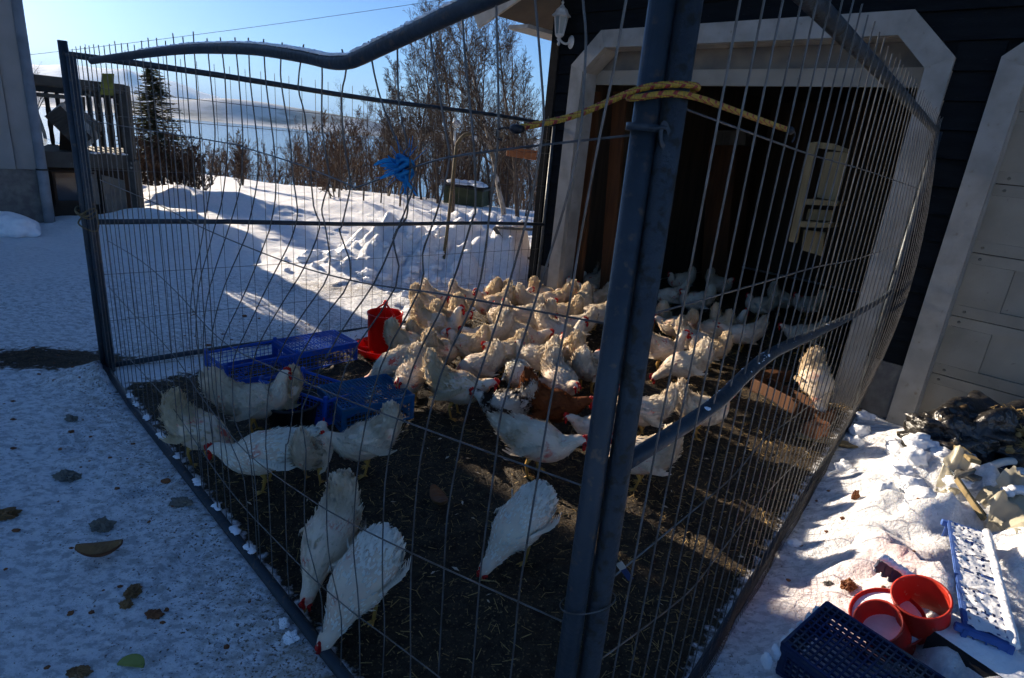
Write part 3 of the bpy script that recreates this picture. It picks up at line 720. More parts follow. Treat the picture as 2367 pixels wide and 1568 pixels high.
for px, dep, lb in (([(140, 240), (168, 236), (172, 300), (130, 296)], .5, 'broad dark plank leaning against the back of the balcony'), ([(172, 226), (196, 224), (200, 330), (176, 330)], .6, 'tall dark plank standing on the balcony behind the fence post')):
    P = bpt(0, 0, dep); Q = bpt(1, 0, dep); b = [V(x, y, P, Q) for x, y in px]
    for q in (2, 3): b[q].z = 1.0
    tag(MB().prism(b, vB * .03).build('loose_plank', 'dark_wood', org=b[3]), lb, 'plank')
P = bpt(0, 0, -.08); Q = bpt(1, 0, -.08)
b = [V(x, y, P, Q) for x, y in ((235, 170), (264, 171), (262, 222), (232, 219))]
gb = tag(empty('green_box', b[3]), 'mossy green open box hung on the balcony rail right of the fence post', 'box')
MB().prism(b, vF * .015).build('front_panel', 'moss_green', gb); MB().prism([b[0], b[3], b[3] + vF * -.07, b[0] + vF * -.07], e2 * .012).build('side_panel', 'moss_green', gb)
MB().prism([b[1], b[2], b[2] + vF * -.07, b[1] + vF * -.07], -e2 * .012).build('side_panel', 'moss_green', gb)
for i in range(-5, 3):   # thin snow left on the balcony floor edge
    pass
mb = MB()
for i in range(16): mb.blob(bpt(BL * random.uniform(.55, .98), 1.005, random.uniform(-.02, .12)), (random.uniform(.02, .06), .03, .014), .4, 3, i, 1)
tag(mb.build('snow_remnant', 'snow', org=bpt(.7, 1.0)), kind='stuff')

# ------------------------------------------------------------------ trees
def limb(mb, p, d, ln, r, lvl, P):
    seg = P['seg'][lvl]; pts = [p]; rs = [r]; q = Vector(p); d = d.normalized(); kids = []
    for i in range(seg):
        t = (i + 1) / seg
        d = (d + Vector((random.gauss(0, 1), random.gauss(0, 1), random.gauss(0, .6))) * P['wob'][lvl] + Vector((0, 0, P['up'][lvl]))).normalized()
        q = q + d * (ln / seg); pts.append(q); rs.append(max(P['rmin'], r * (1 - t * P['tap'][lvl])))
        kids.append((q.copy(), d.copy(), rs[-1], t))
    mb.mi = 0 if lvl < P.get('bark', 1) else 1
    mb.tube(pts, rs, P['n'][lvl], False)
    if lvl + 1 < len(P['seg']):
        cnt = P['kids'][lvl]
        for c in range(cnt):
            t = P['from'][lvl] + (1 - P['from'][lvl]) * (c + random.random()) / cnt
            f = t * seg; i = min(seg - 1, int(f)); a, b = pts[i], pts[i + 1]; pos = a + (b - a) * (f - i)
            dd = (b - a).normalized(); az = random.uniform(0, 2 * PI)
            side = Vector((math.cos(az), math.sin(az), 0)); side = (side - dd * side.dot(dd)).normalized()
            an = math.radians(random.gauss(P['ang'][lvl], 9)); nd = dd * math.cos(an) + side * math.sin(an)
            limb(mb, pos, nd, ln * P['len'][lvl] * random.uniform(.6, 1.15) * (1 - P['short'][lvl] * t), max(P['rmin'], rs[i] * P['rk'][lvl]), lvl + 1, P)
BIRCH = dict(seg=(12, 6, 4, 3), wob=(.06, .10, .14, .16), up=(.03, .10, .05, .02), tap=(.85, .85, .8, .7), n=(7, 5, 3, 3), kids=(36, 11, 7), len=(.34, .42, .5), ang=(40, 38, 40), short=(.62, .3, .2), rk=(.42, .5, .6), rmin=.0031, bark=1)
BIRCH['from'] = (.22, .2, .2)
ALDER = dict(seg=(8, 5, 4, 3), wob=(.08, .12, .14, .16), up=(.05, .08, .05, .02), tap=(.85, .85, .8, .7), n=(5, 4, 3, 3), kids=(14, 7, 4), len=(.40, .42, .5), ang=(36, 36, 36), short=(.55, .3, .2), rk=(.5, .5, .6), rmin=.0055, bark=1)
ALDER['from'] = (.12, .15, .2)
def tree(name, base, top, lean, P, label, cat, group=None, barks=('birch_bark', 'twig'), rr=.011, stems=1):
    p = gpt(*base); tp = AT(top[0], top[1], math.hypot(p.x, p.y)); h = tp.z - p.z
    t = tag(empty(name, p), label, cat, group); mt = MB(); mc = MB()
    for s in range(stems):
        mb = MB(); d = Vector((tp.x - p.x, tp.y - p.y, h)) if s == 0 else Vector((random.gauss(0, .35), random.gauss(0, .35), 1)); hh = h * (1 if s == 0 else random.uniform(.6, .9))
        limb(mb, p + (Vector((random.gauss(0, .12), random.gauss(0, .12), -.1)) if s else Vector((0, 0, -.1))), d, hh, max(.02, hh * rr), 0, P)
        for tgt, want in ((mt, 0), (mc, 1)):
            fs = [f for f, m_ in zip(mb.f, mb.m) if m_ == want]; used = sorted({i for f in fs for i in f}); ix = {o: k for k, o in enumerate(used)}
            tgt.add([mb.v[i] for i in used], [tuple(ix[i] for i in f) for f in fs])
    mt.build('trunk', barks[0], t, smooth=True); mc.build('crown', barks[1], t)
    return t
random.seed(5)
tree('birch_tree', (1168, 512), (1148, -40), 0, BIRCH, 'tallest bare birch with pale trunk nearest the garage corner', 'tree', 'bare birches behind the yard', rr=.0135)
tree('birch_tree', (1197, 512), (1172, 60), 0, BIRCH, 'crooked dark trunked birch just right of the tallest one', 'tree', 'bare birches behind the yard', ('twig', 'twig'), rr=.014)
tree('birch_tree', (1046, 498), (1052, 5), 0, BIRCH, 'tall bare birch rising behind the bent metal pole', 'tree', 'bare birches behind the yard', ('twig', 'twig'), rr=.010)
tree('birch_tree', (1012, 470), (1000, 40), 0, BIRCH, 'bare birch whose foot stands just left of the green trailer', 'tree', 'bare birches behind the yard', ('twig', 'twig'), rr=.009)
tree('birch_tree', (955, 468), (965, 70), 0, BIRCH, 'slim bare birch right behind the blue twine knot', 'tree', 'bare birches behind the yard', ('twig', 'twig'), rr=.008)
tree('birch_tree', (925, 468), (915, 150), 0, BIRCH, 'dark crowned birch left of the blue twine knot', 'tree', 'bare birches behind the yard', ('twig', 'twig'), rr=.009)
tree('birch_tree', (898, 452), (862, 190), 0, BIRCH, 'leaning thin birch with its tip under the rail dip', 'tree', 'bare birches behind the yard', ('twig', 'twig'), rr=.009)
tree('birch_tree', (1105, 470), (1092, 40), 0, BIRCH, 'bare birch standing behind the green trailer, right side', 'tree', 'bare birches behind the yard', ('twig', 'twig'), rr=.009)
tree('birch_tree', (1228, 485), (1222, 150), 0, BIRCH, 'bare birch half hidden by the garage corner', 'tree', 'bare birches behind the yard', ('twig', 'twig'), rr=.010)
tree('birch_tree', (800, 420), (775, 205), 0, BIRCH, 'low wide birch left of the rail dip above the water', 'tree', 'bare birches behind the yard', ('twig', 'twig'), rr=.010)
for bx_, by_, tx_, ty_, lb_ in ((862, 440, 845, 215, 'thin birch between the low wide one and the leaning one'), (975, 462, 940, 95, 'slender birch close behind the blue twine, leaning left'), (1030, 462, 1022, 70, 'thin grey birch between the twine and the bent pole'),
    (1078, 462, 1075, 60, 'thin birch rising straight behind the green trailer roof'), (1135, 480, 1122, 10, 'tall bare birch crowding the left side of the tallest one'), (1212, 478, 1205, 70, 'bare birch between the crooked dark one and the garage')):
    tree('birch_tree', (bx_, by_), (tx_, ty_), 0, BIRCH, lb_, 'tree', 'bare birches behind the yard', ('twig', 'twig'), rr=.009)
tree('alder_bush', (783, 456), (792, 300), 0, ALDER, 'small multi stemmed bush alone on the bright snow field', 'bush', None, ('twig', 'twig_red'), rr=.016, stems=4)
tree('alder_bush', (560, 428), (548, 305), 0, ALDER, 'brown bare bush right of the spruce at the field edge', 'bush', None, ('twig', 'twig_red'), rr=.013, stems=5)
FARB = dict(BIRCH); FARB['rmin'] = .016; FARB['kids'] = (26, 8, 4)
tree('bare_tree', (106, 330), (100, 66), 0, FARB, 'small bare tree seen beyond the balcony at far left', 'tree', None, ('twig', 'twig'), rr=.016)
tree('willow_bush', (455, 450), (440, 300), 0, ALDER, 'reddish bare bush at the right foot of the spruce', 'bush', 'reddish bushes round the spruce', ('twig_red', 'twig_red'), rr=.013, stems=9)
tree('willow_bush', (395, 442), (400, 285), 0, ALDER, 'dense reddish bush in front of the spruce trunk', 'bush', 'reddish bushes round the spruce', ('twig_red', 'twig_red'), rr=.012, stems=10)
tree('willow_bush', (345, 440), (330, 290), 0, ALDER, 'reddish bush left of the spruce beside the balcony leg', 'bush', 'reddish bushes round the spruce', ('twig_red', 'twig_red'), rr=.012, stems=9)
# spruce
random.seed(8)
sp = gpt(365, 432); sp = Vector((sp.x, sp.y, gz(sp.x, sp.y))); tp = AT(350, 142, math.hypot(sp.x, sp.y)); H = tp.z - sp.z
spr = tag(empty('spruce_tree', sp), 'dark green spruce with an open crown behind the fence at left', 'tree')
MB().tube([sp, sp + (tp - sp) * .5, tp], [H * .017, H * .010, .008], 7).build('trunk', 'twig', spr, smooth=True)
fo = MB(); bw_ = MB()
for i in range(84):
    t = (i + .5) / 84; t = t ** .85; zz = .10 + .88 * t; R = H * .44 * (1 - zz) ** .9 * .9 + .05; q0 = sp + (tp - sp) * zz
    for b in range(8):
        if random.random() < .30: continue
        az = random.uniform(0, 2 * PI); R2 = R * random.uniform(.35, 1.25); o = Vector((math.cos(az), math.sin(az), 0)); side = Vector((-o.y, o.x, 0))
        ps = [q0 + o * (R2 * s) + Vector((0, 0, -R2 * .30 * s + R2 * .22 * s * s)) for s in (0, .35, .7, 1)]
        bw_.tube(ps, [.012, .009, .006, .004], 3, False)
        m_ = max(4, int(R2 / .085))
        for k in range(m_):
            s = .15 + .85 * (k + random.random()) / m_; f = s * 3; ii = min(2, int(f)); c = ps[ii] + (ps[ii + 1] - ps[ii]) * (f - ii)
            for sg in (-1, 1):
                l = (.05 + .16 * (1 - s) * R2 + .04 * random.random()); dv = (o * .75 + side * sg * random.uniform(.5, 1.0) + Vector((0, 0, random.uniform(-.35, .1)))).normalized()
                wv = Vector((0, 0, 1)).cross(dv).normalized() * .014 + Vector((0, 0, .008))
                fo.add([c - wv, c + wv, c + dv * l + wv * .6, c + dv * l * 1.1, c + dv * l - wv * .6], [(0, 1, 2, 3, 4)])
bw_.build('branches', 'twig', spr); fo.build('needles', 'needle', spr)
# one continuous thicket down the shore slope
random.seed(21)
TH = dict(ALDER); TH['kids'] = (15, 7, 3); TH['rmin'] = .0065; TH['n'] = (4, 3, 3, 3); TH['seg'] = (7, 4, 3, 2); TH['len'] = (.46, .44, .5); TH['ang'] = (30, 32, 36); TH['wob'] = (.07, .10, .12, .14)
mb = MB()
for i in range(128):
    x = random.uniform(520, 1300) if i < 110 else random.uniform(300, 560); dd = random.uniform(26, 40)
    q = AT(x, 400, dd); zz = gz(q.x, q.y); ytop = 296 + 42 * random.random() + (12 if x < 640 else 0); tp = AT(x, ytop, dd)
    p = Vector((q.x, q.y, zz))
    for s in range(1): limb(mb, p + Vector((random.gauss(0, .3), random.gauss(0, .3), 0)), Vector((random.gauss(0, .14), random.gauss(0, .14), 1)), (tp.z - zz) * random.uniform(.6, 1), .04, 0, TH)
for i in range(50):
    x = random.uniform(745, 1300); dd = random.uniform(19.5, 25)
    q = AT(x, 400, dd); zz = gz(q.x, q.y); tp = AT(x, random.uniform(262, 320) + (x - 640) * .03, dd)
    limb(mb, Vector((q.x, q.y, zz)), Vector((random.gauss(0, .12), random.gauss(0, .12), 1)), (tp.z - zz), .035, 0, TH)
o = mb.build('shrub_thicket', ['twig', 'twig_red'], org=(-3, 26, -2)); tag(o, 'dense mass of bare brown brush on the slope above the water', kind='stuff')
# overhead cable
pa, pb = AT(60, 128, 42), AT(1160, -22, 34)
tag(MB().tube([pa + (pb - pa) * (i / 24) - Vector((0, 0, 1.1 * (1 - (2 * i / 24 - 1) ** 2) * .12)) for i in range(25)], .011, 5).build('overhead_cable', 'black', org=pa), 'thin overhead cable rising to the right across the sky', 'cable')
# ------------------------------------------------------------------ fence panels
random.seed(3)
def Z(ox, oy, sc, pts): return [(ox + x * sc, oy + y * sc) for x, y in pts]
Z2 = lambda *p: Z(473.4, 0, .34, p)
Z3 = lambda *p: Z(1088.9, 0, .3381, p)
Z5 = lambda *p: Z(0, 473.4, .302, p)
Z6 = lambda *p: Z(662.8, 473.4, .3019, p)
Z4 = lambda *p: Z(378.7, 804.8, .2416, p)
ZL = lambda *p: Z(568, 1041.5, .34, p)
WIRES_A = [
    Z2((15, 262), (35, 490), (60, 750), (70, 920), (60, 1060), (35, 1300), (0, 1500)) + Z5((1540, 300), (1480, 600), (1460, 800), (1475, 1130)),
    Z2((105, 256), (135, 500), (150, 800), (155, 1000), (140, 1200), (110, 1400), (80, 1500)) + Z5((1600, 330), (1520, 640), (1500, 1000), (1530, 1250)),
    Z2((205, 256), (235, 580), (258, 900), (255, 1060), (245, 1250), (180, 1500)) + Z5((1610, 620), (1560, 930), (1560, 1160)) + Z4((400, 400), (480, 1000)),
    Z2((296, 258), (310, 560), (345, 850), (362, 1050), (355, 1250), (300, 1520)) + Z5((1880, 250), (1720, 620), (1640, 900), (1620, 1100)) + Z4((470, 400), (600, 1000)),
    Z2((400, 266), (415, 550), (460, 900), (480, 1100), (480, 1350), (445, 1540)) + Z5((2050, 230), (1890, 640), (1720, 1000), (1690, 1150)) + Z4((545, 350), (600, 800), (770, 1270)),
    Z2((527, 290), (515, 500), (540, 700), (580, 950), (600, 1200), (630, 1420), (615, 1540)) + Z5((2195, 340), (2020, 680), (1870, 1000), (1800, 1150)) + Z4((660, 250), (680, 700), (830, 1080)),
    Z2((673, 303), (635, 580), (680, 780), (710, 1050), (740, 1400), (780, 1550)) + Z6((135, 480), (0, 700)) + Z5((1990, 1050), (1930, 1250)) + Z4((830, 300), (820, 700)) + ZL((40, 0), (70, 280)),
    Z2((773, 347), (797, 460), (795, 700), (800, 900), (845, 1180), (845, 1240), (795, 1420), (820, 1550)) + Z6((325, 520), (150, 800), (0, 1030)) + Z4((1050, 200), (990, 500), (975, 950)) + ZL((140, 0), (160, 370)),
    Z2((932, 338), (960, 480), (930, 650), (945, 950), (990, 1230), (985, 1300), (930, 1540)) + Z6((405, 210), (490, 560), (260, 900), (50, 1280)) + Z4((1230, 620), (1190, 900)) + ZL((270, 0), (270, 430)),
    Z2((1113, 283), (1180, 620), (1300, 950), (1400, 1110), (1430, 1230), (1320, 1540)) + Z6((670, 600), (400, 1000), (120, 1560)) + ZL((410, 0), (400, 500), (480, 850), (520, 1060)),
    Z2((1310, 198), (1320, 700), (1395, 1080), (1380, 1300), (1372, 1480)) + Z6((815, 260), (835, 630), (450, 1250)) + ZL((570, 0), (550, 400), (560, 650), (590, 850), (650, 1150)),
    Z2((1514, 97), (1560, 430), (1630, 850), (1660, 1100), (1590, 1400), (1540, 1550)) + Z6((1040, 380), (1020, 650), (720, 1240)) + ZL((780, 0), (740, 400), (735, 700), (770, 1080)),
    Z2((1743, -12), (1775, 450), (1830, 1000), (1840, 1420)) + Z6((1415, 130), (1235, 690), (970, 1240)) + ZL((970, 50), (935, 500), (930, 900), (945, 1230)),
    Z2((1977, -115), (1995, 600), (1990, 1000), (1930, 1500)) + Z6((1520, 350), (1440, 720), (1180, 1300)) + ZL((1190, 50), (1140, 550), (1120, 1000), (1120, 1540)),
    Z2((2225, -240), (2295, 600), (2295, 900)) + Z6((1860, 20), (1660, 740), (1390, 1560)) + ZL((1440, 50), (1370, 450), (1350, 800), (1310, 1540)),
    Z3((760, -300), (765, 0), (785, 250), (770, 600), (740, 960)) + Z6((2130, 0), (1890, 780), (1650, 1560)) + ZL((1700, 50), (1630, 550), (1590, 900), (1540, 1540)),
    Z3((1140, -400), (1060, 0), (970, 500), (880, 930), (760, 1560)) + Z6((2150, 840), (2010, 1560)) + ZL((1900, 700), (1850, 1050), (1800, 1540)),
]
HOR_A = [
    [(206, 279), (508, 328)] + Z2((260, 1000), (590, 1100), (830, 1190), (1000, 1260), (1050, 1272), (1270, 1190), (1440, 1135), (1800, 1050)) + [(1450, 300)],
    [(233, 416), (368, 473), (473, 528)] + Z6((0, 435), (490, 575), (840, 635), (1240, 690), (1660, 745), (2150, 835), (2400, 900)),
    [(248, 555), (332, 606), (417, 682), (474, 748), (540, 805), (663, 863)] + Z6((430, 1475), (650, 1560)) + ZL((1640, 0), (1990, 140), (2240, 235)),
    [(252, 662), (308, 724), (365, 778), (417, 839), (470, 920)] + ZL((0, 0), (400, 300), (740, 500), (1150, 700), (1590, 900), (2080, 1160)),
    [(287, 815), (368, 902), (415, 962), (458, 1027), (514, 1107)] + ZL((0, 390), (250, 650), (480, 880), (740, 1100), (960, 1260), (1330, 1540)),
]
RAIL_A = [(212, 141), (330, 125), (430, 114), (520, 112), (600, 115), (700, 130), (760, 143), (800, 144), (832, 133), (880, 110), (960, 72), (1060, 25), (1120, 0), (1360, -110), (1596, -212)]
pt_ = ray(1531, 0); pt_ = CAMP + pt_ * (.97 / pt_.dot(FW)); LV = (pt_ - N0) / pt_.z; LV.z = 0
pt2_ = ray(1594, 0); pt2_ = CAMP + pt2_ * (.965 / pt2_.dot(FW)); LVB = (pt2_ - B0) / pt2_.z; LVB.z = 0
def NP(z): return Vector((N0.x, N0.y, z)) + LV * z          # axis of the leaning near post
def BPZ(z): return Vector((B0.x, B0.y, z)) + LVB * z
def PX(p):
    v = p - CAMP; k = FPX / v.dot(FW); return PW / 2 + v.dot(RT) * k, PH / 2 + v.dot(DN) * k
def post_z(x, y, axis_fn):                                   # height on a post that the pixel points at
    best = min((math.hypot(PX(axis_fn(k * .01))[0] - x, PX(axis_fn(k * .01))[1] - y), k * .01) for k in range(5, 205)); return best[1]
def along(P, e, u, z, off=Vector((0, 0, 0))): return Vector((P.x, P.y, 0)) + e * u + Vector((0, 0, z)) + off
def snowline(parent, pts, r, n, org=None, lift=.8):
    mb = MB(); pts = smooth_path(pts, 8)
    for _ in range(n):
        i = random.randrange(len(pts)); p = pts[i] + Vector((0, 0, r * lift)); d = (pts[min(i + 1, len(pts) - 1)] - pts[max(i - 1, 0)]).normalized()
        mb.blob(p + d * random.uniform(-.03, .03), (random.uniform(.5, 1.0) * r, random.uniform(.5, 1.0) * r, random.uniform(.18, .42) * r), .5, 2.5, random.random() * 50, 1, .3)
    o = mb.build('snow_crust', 'snow', parent, smooth=True); o['kind'] = 'stuff'; return o

pa_ = tag(empty('mesh_fence', N0), 'buckled steel mesh fence panel with a dipping top rail across the foreground', 'fence panel', 'steel mesh panels round the hen pen')
rail = [V(x, y, L0, N0) for x, y in RAIL_A]
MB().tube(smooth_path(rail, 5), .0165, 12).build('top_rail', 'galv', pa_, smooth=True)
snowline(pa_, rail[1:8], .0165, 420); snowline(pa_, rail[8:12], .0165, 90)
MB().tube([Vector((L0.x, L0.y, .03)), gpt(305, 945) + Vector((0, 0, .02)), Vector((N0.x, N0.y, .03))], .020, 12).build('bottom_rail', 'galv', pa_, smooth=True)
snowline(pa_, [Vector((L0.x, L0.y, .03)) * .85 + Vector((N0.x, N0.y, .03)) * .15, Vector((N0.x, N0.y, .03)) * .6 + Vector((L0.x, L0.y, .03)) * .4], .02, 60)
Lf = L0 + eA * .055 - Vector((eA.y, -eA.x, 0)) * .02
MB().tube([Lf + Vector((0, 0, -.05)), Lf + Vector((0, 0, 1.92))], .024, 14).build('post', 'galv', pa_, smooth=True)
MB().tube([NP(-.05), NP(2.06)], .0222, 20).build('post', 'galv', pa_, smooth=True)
for i in range(21):
    u = .12 + .1005 * i; j = random.gauss(0, .004)
    rz_ = 1.885 + .01 * math.sin(i * .3)
    pts = [along(L0, eA, u + j, rz_ + .06 + random.uniform(-.01, .015)), along(L0, eA, u, rz_ - .05), along(L0, eA, u + random.gauss(0, .012), 1.3), along(L0, eA, u + random.gauss(0, .012), .75), along(L0, eA, u, .02)]
    MB().tube(smooth_path(pts, 4), .0021, 5).build('wire', 'wire', pa_)
for ws in WIRES_A:
    p = [V(x, y, L0, N0) for x, y in ws]; last = p[-1]
    if last.z > .06: p.append(Vector((last.x, last.y, .02)) + eA * random.gauss(0, .01))
    MB().tube(smooth_path(p, 3), .0021, 5).build('wire', 'wire', pa_)
for hs in HOR_A:
    p = [V(x, y, L0, N0) - Vector((eA.y, -eA.x, 0)) * -.004 for x, y in hs]
    ze = post_z(*hs[-1], NP) if hs[-1][1] < 1500 and hs[-1][0] > 1200 else None
    if ze is not None:
        q1 = NP(ze); p = [k for k in p if Vector((k.x - q1.x, k.y - q1.y, 0)).length > .22] + [q1]
    MB().tube(smooth_path(p, 4), .0021, 5).build('wire', 'wire', pa_)

pb_ = tag(empty('mesh_fence', B0), 'mesh fence panel on the right with a snowy bulging middle rail', 'fence panel', 'steel mesh panels round the hen pen')
UB = (BQ - B0).length
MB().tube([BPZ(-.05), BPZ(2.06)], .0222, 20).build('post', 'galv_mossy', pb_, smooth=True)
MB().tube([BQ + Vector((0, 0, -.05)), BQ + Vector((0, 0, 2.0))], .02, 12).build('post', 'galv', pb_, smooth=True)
def bulge(u, z): return nB * (.10 * math.sin(PI * min(1, max(0, z / 2))) * sstep(1.5, UB - .2, u))
def bp(u, z, o=0.0): return along(B0, eB, u, z, bulge(u, z) + nB * o)
MB().tube([bp(UB * i / 20, 2.015 - .015 * (i / 20) ** 3, -.02) for i in range(21)], .021, 12).build('top_rail', 'galv_mossy', pb_, smooth=True)
midr = [V(x, y, B0, BQ) for x, y in ((1445, 1090), (1500, 1050), (1560, 1010), (1640, 945), (1720, 870), (1780, 820), (1850, 786), (1950, 740), (2030, 697), (2066, 668))]
q1 = BPZ(post_z(1456, 1082, BPZ)); midr = [q1] + [k for k in midr if (k - q1).length > .2]
MB().tube(smooth_path(midr, 4), .0165, 12).build('middle_rail', 'galv', pb_, smooth=True)
snowline(pb_, midr[1:6], .013, 80, lift=.8)
MB().tube([bp(UB * i / 12, .02) for i in range(13)], .018, 10).build('bottom_rail', 'galv', pb_, smooth=True)
u = .085
while u < UB - .02:
    pts = [bp(u + random.gauss(0, .004), 2.06 + random.uniform(0, .025), .006)] + [bp(u + random.gauss(0, .003), zz, .006) for zz in (1.98, 1.5, 1.0, .5, .02)]
    MB().tube(smooth_path(pts, 3), .0021, 5).build('wire', 'wire', pb_)
    u += .0985
HOR_B = [[(1608, 246), (1711, 297), (1779, 324), (1887, 362), (2015, 399), (2126, 438)], [(1500, 733), (1555, 711), (1658, 678), (1766, 652), (1893, 616), (1988, 597), (2085, 562)],
         [(1437, 1360), (1486, 1306), (1529, 1254), (1562, 1220), (1639, 1150), (1700, 1095), (1772, 1012), (1839, 963), (1890, 924), (1948, 885), (1996, 850)],
         [(1430, 1550), (1449, 1532), (1504, 1455), (1581, 1379), (1657, 1287), (1727, 1196), (1764, 1150), (1813, 1098), (1870, 1040), (1960, 940)]]
for hs in HOR_B:
    p = [V(x, y, B0, BQ) - nB * .0 for x, y in hs]; q0 = p[0]; q1 = BPZ(post_z(*hs[0], BPZ)); p = [q1] + [k for k in p if Vector((k.x - q1.x, k.y - q1.y, 0)).length > .25]
    MB().tube(smooth_path(p, 4), .0021, 5).build('wire', 'wire', pb_)
# fine dark netting tied along the foot of the panel
mb = MB(); hN = .17
for i in range(int(2.6 / .022)):
    u = .25 + .022 * i; w_ = hN * (.6 + .4 * NF(u, 0, 3, 2) + .3)
    mb.tube([bp(u, 0.0, .03), bp(u + .01, w_, .022 + .01 * math.sin(u * 9))], .0011, 3, False)
for j in range(9):
    mb.tube([bp(.25 + 2.6 * i / 40, .005 + j * .021 + .008 * NF(i * .3, j, 1), .025 + .008 * math.sin(i * .7)) for i in range(41)], .0011, 3, False)
mb.build('foot_netting', 'black', pb_)

pc_ = tag(empty('mesh_fence', L0), 'straight mesh fence panel along the back running to the garage corner', 'fence panel', 'steel mesh panels round the hen pen')
UC = (C1 - L0).length; Lc = L0 - eA * .01
nC = Vector((-eC.y, eC.x, 0))
MB().tube([Lc + Vector((0, 0, -.05)), Lc + Vector((0, 0, 2.0))], .024, 14).build('post', 'galv', pc_, smooth=True)
MB().tube([C1 + Vector((0, 0, -.05)), C1 + Vector((0, 0, 1.92))], .018, 12).build('post', 'galv', pc_, smooth=True)
for z0, z1, r, nm in ((1.93, 1.89, .019, 'top_rail'), (.985, .87, .017, 'middle_rail'), (.03, -.02, .019, 'bottom_rail')):
    MB().tube([along(L0, eC, UC * i / 10, z0 + (z1 - z0) * i / 10 + .008 * math.sin(i)) for i in range(11)], r, 10).build(nm, 'galv', pc_, smooth=True)
u = .1
while u < UC - .05:
    zt = 1.93 - .04 * u / UC
    MB().tube([along(L0, eC, u + random.gauss(0, .003), zt + .07), along(L0, eC, u, 1.2), along(L0, eC, u + random.gauss(0, .006), .6), along(L0, eC, u, 0.0)], .0019, 4).build('wire', 'wire', pc_)
    u += .1005
for z0, z1 in ((1.77, 1.73), (1.62, 1.60), (1.30, 1.27), (.65, .60), (.34, .27)):
    MB().tube([along(L0, eC, UC * i / 8, z0 + (z1 - z0) * i / 8, nC * .003) for i in range(9)], .0019, 4).build('wire', 'wire', pc_)

# ring clamp, bungee, twine, ties, tag on the fence
cz = post_z(1490, 300, NP)
NC = Vector((NP(cz).x, NP(cz).y, 0)); BC = Vector((BPZ(cz).x, BPZ(cz).y, 0))
cl = tag(empty('fence_clamp', NC + Vector((0, 0, cz))), 'galvanised clamp with a slotted ear gripping the twin near posts', 'clamp')
MB().lathe([(.0245, cz - .006), (.031, cz - .006), (.031, cz + .006), (.0245, cz + .006), (.0245, cz - .006)], 24, (NC.x, NC.y, 0)).build('ring', 'galv', cl, smooth=True)
rt = Vector((.985, .17, 0)); tc = Vector((.17, -.985, 0))
ear0 = NC + Vector((0, 0, cz - .012)) + rt * .028 + tc * .026
ear = MB(); prof = []
for k in range(12):
    a = 2 * PI * k / 12; prof.append((rt * (.012 * math.cos(a)) + Vector((0, 0, .022 * math.sin(a) - .012 * math.cos(a)))))
ins = [v * .48 for v in prof]
for k in range(12):
    k2 = (k + 1) % 12; ear.prism([ear0 + prof[k], ear0 + prof[k2], ear0 + ins[k2], ear0 + ins[k]], tc * .005)
ear.build('ear', 'galv', cl)
MB().tube(smooth_path([NC - rt * .028 + Vector((0, 0, cz + .004)), NC + tc * .030 + Vector((0, 0, cz - .001)), ear0 + Vector((0, 0, .016)) + tc * .002], 6), .0035, 6).build('strap', 'galv', cl, smooth=True)

def rope(name, pts, r, m, par=None, n=10, org=None, twist=1.0):
    mb = MB(); pts = smooth_path(pts, 8); mb.tube(pts, r, n); o = mb.build(name, m, par, smooth=True, org=org)
    at = o.data.attributes.new('along', 'FLOAT_VECTOR', 'POINT'); s = 0; L_ = []
    for i, p in enumerate(pts):
        if i: s += (p - pts[i - 1]).length
        for j in range(n): L_ += [s, twist * j / n, 0]
    at.data.foreach_set('vector', L_); return o
zb = post_z(1548, 222, NP)
hA = V(1186, 298, L0, N0); hB = V(1828, 303, B0, BQ)
NC = Vector((NP(zb).x, NP(zb).y, 0)); BC = Vector((BPZ(zb).x, BPZ(zb).y, 0))
bun = tag(empty('bungee_cord', NC + Vector((0, 0, zb))), 'yellow and red bungee cord wrapped round the twin near posts', 'bungee cord')
lf = NC - rt * .027 + tc * .012; ft = (NC + BC) / 2 + tc * .030; rgt = BC + rt * .0265 + tc * .016; bk = (NC + BC) / 2 - tc * .031
def zz(v, z): return Vector((v.x, v.y, z))
rope('cord', [hA, hA * .5 + zz(lf, zb) * .5 + Vector((0, 0, -.012)), zz(lf, zb - .004), zz(ft, zb + .008), zz(rgt, zb + .011), zz(BC + rt * .030 - tc * .01, zb + .006), zz(bk, zb), zz(NC - rt * .03 - tc * .006, zb - .014), zz(lf + tc * .008, zb - .016), zz(ft + tc * .002, zb - .006), zz(rgt + tc * .004, zb - .006), zz(rgt, zb - .006) * .75 + hB * .25 + nB * .004, hB * .5 + zz(rgt, zb - .006) * .5 + nB * .002, hB * .75 + zz(rgt, zb - .006) * .25, hB], .0056, 'bungee', bun)
for hp, dr_ in ((hA, -eA), (hB, eB)):
    MB().tube([hp - dr_ * .022, hp - dr_ * .004, hp + dr_ * .004], [.0065, .0085, .006], 10).build('ferrule', 'black', bun, smooth=True)
    MB().tube(smooth_path([hp, hp + dr_ * .025, hp + dr_ * .04 + Vector((0, 0, -.006)), hp + dr_ * .036 + Vector((0, 0, -.018)), hp + dr_ * .025 + Vector((0, 0, -.02))], 4), .0018, 6).build('hook', 'black', bun, smooth=True)
kn = V(936, 388, L0, N0); random.seed(17)
mb = MB()
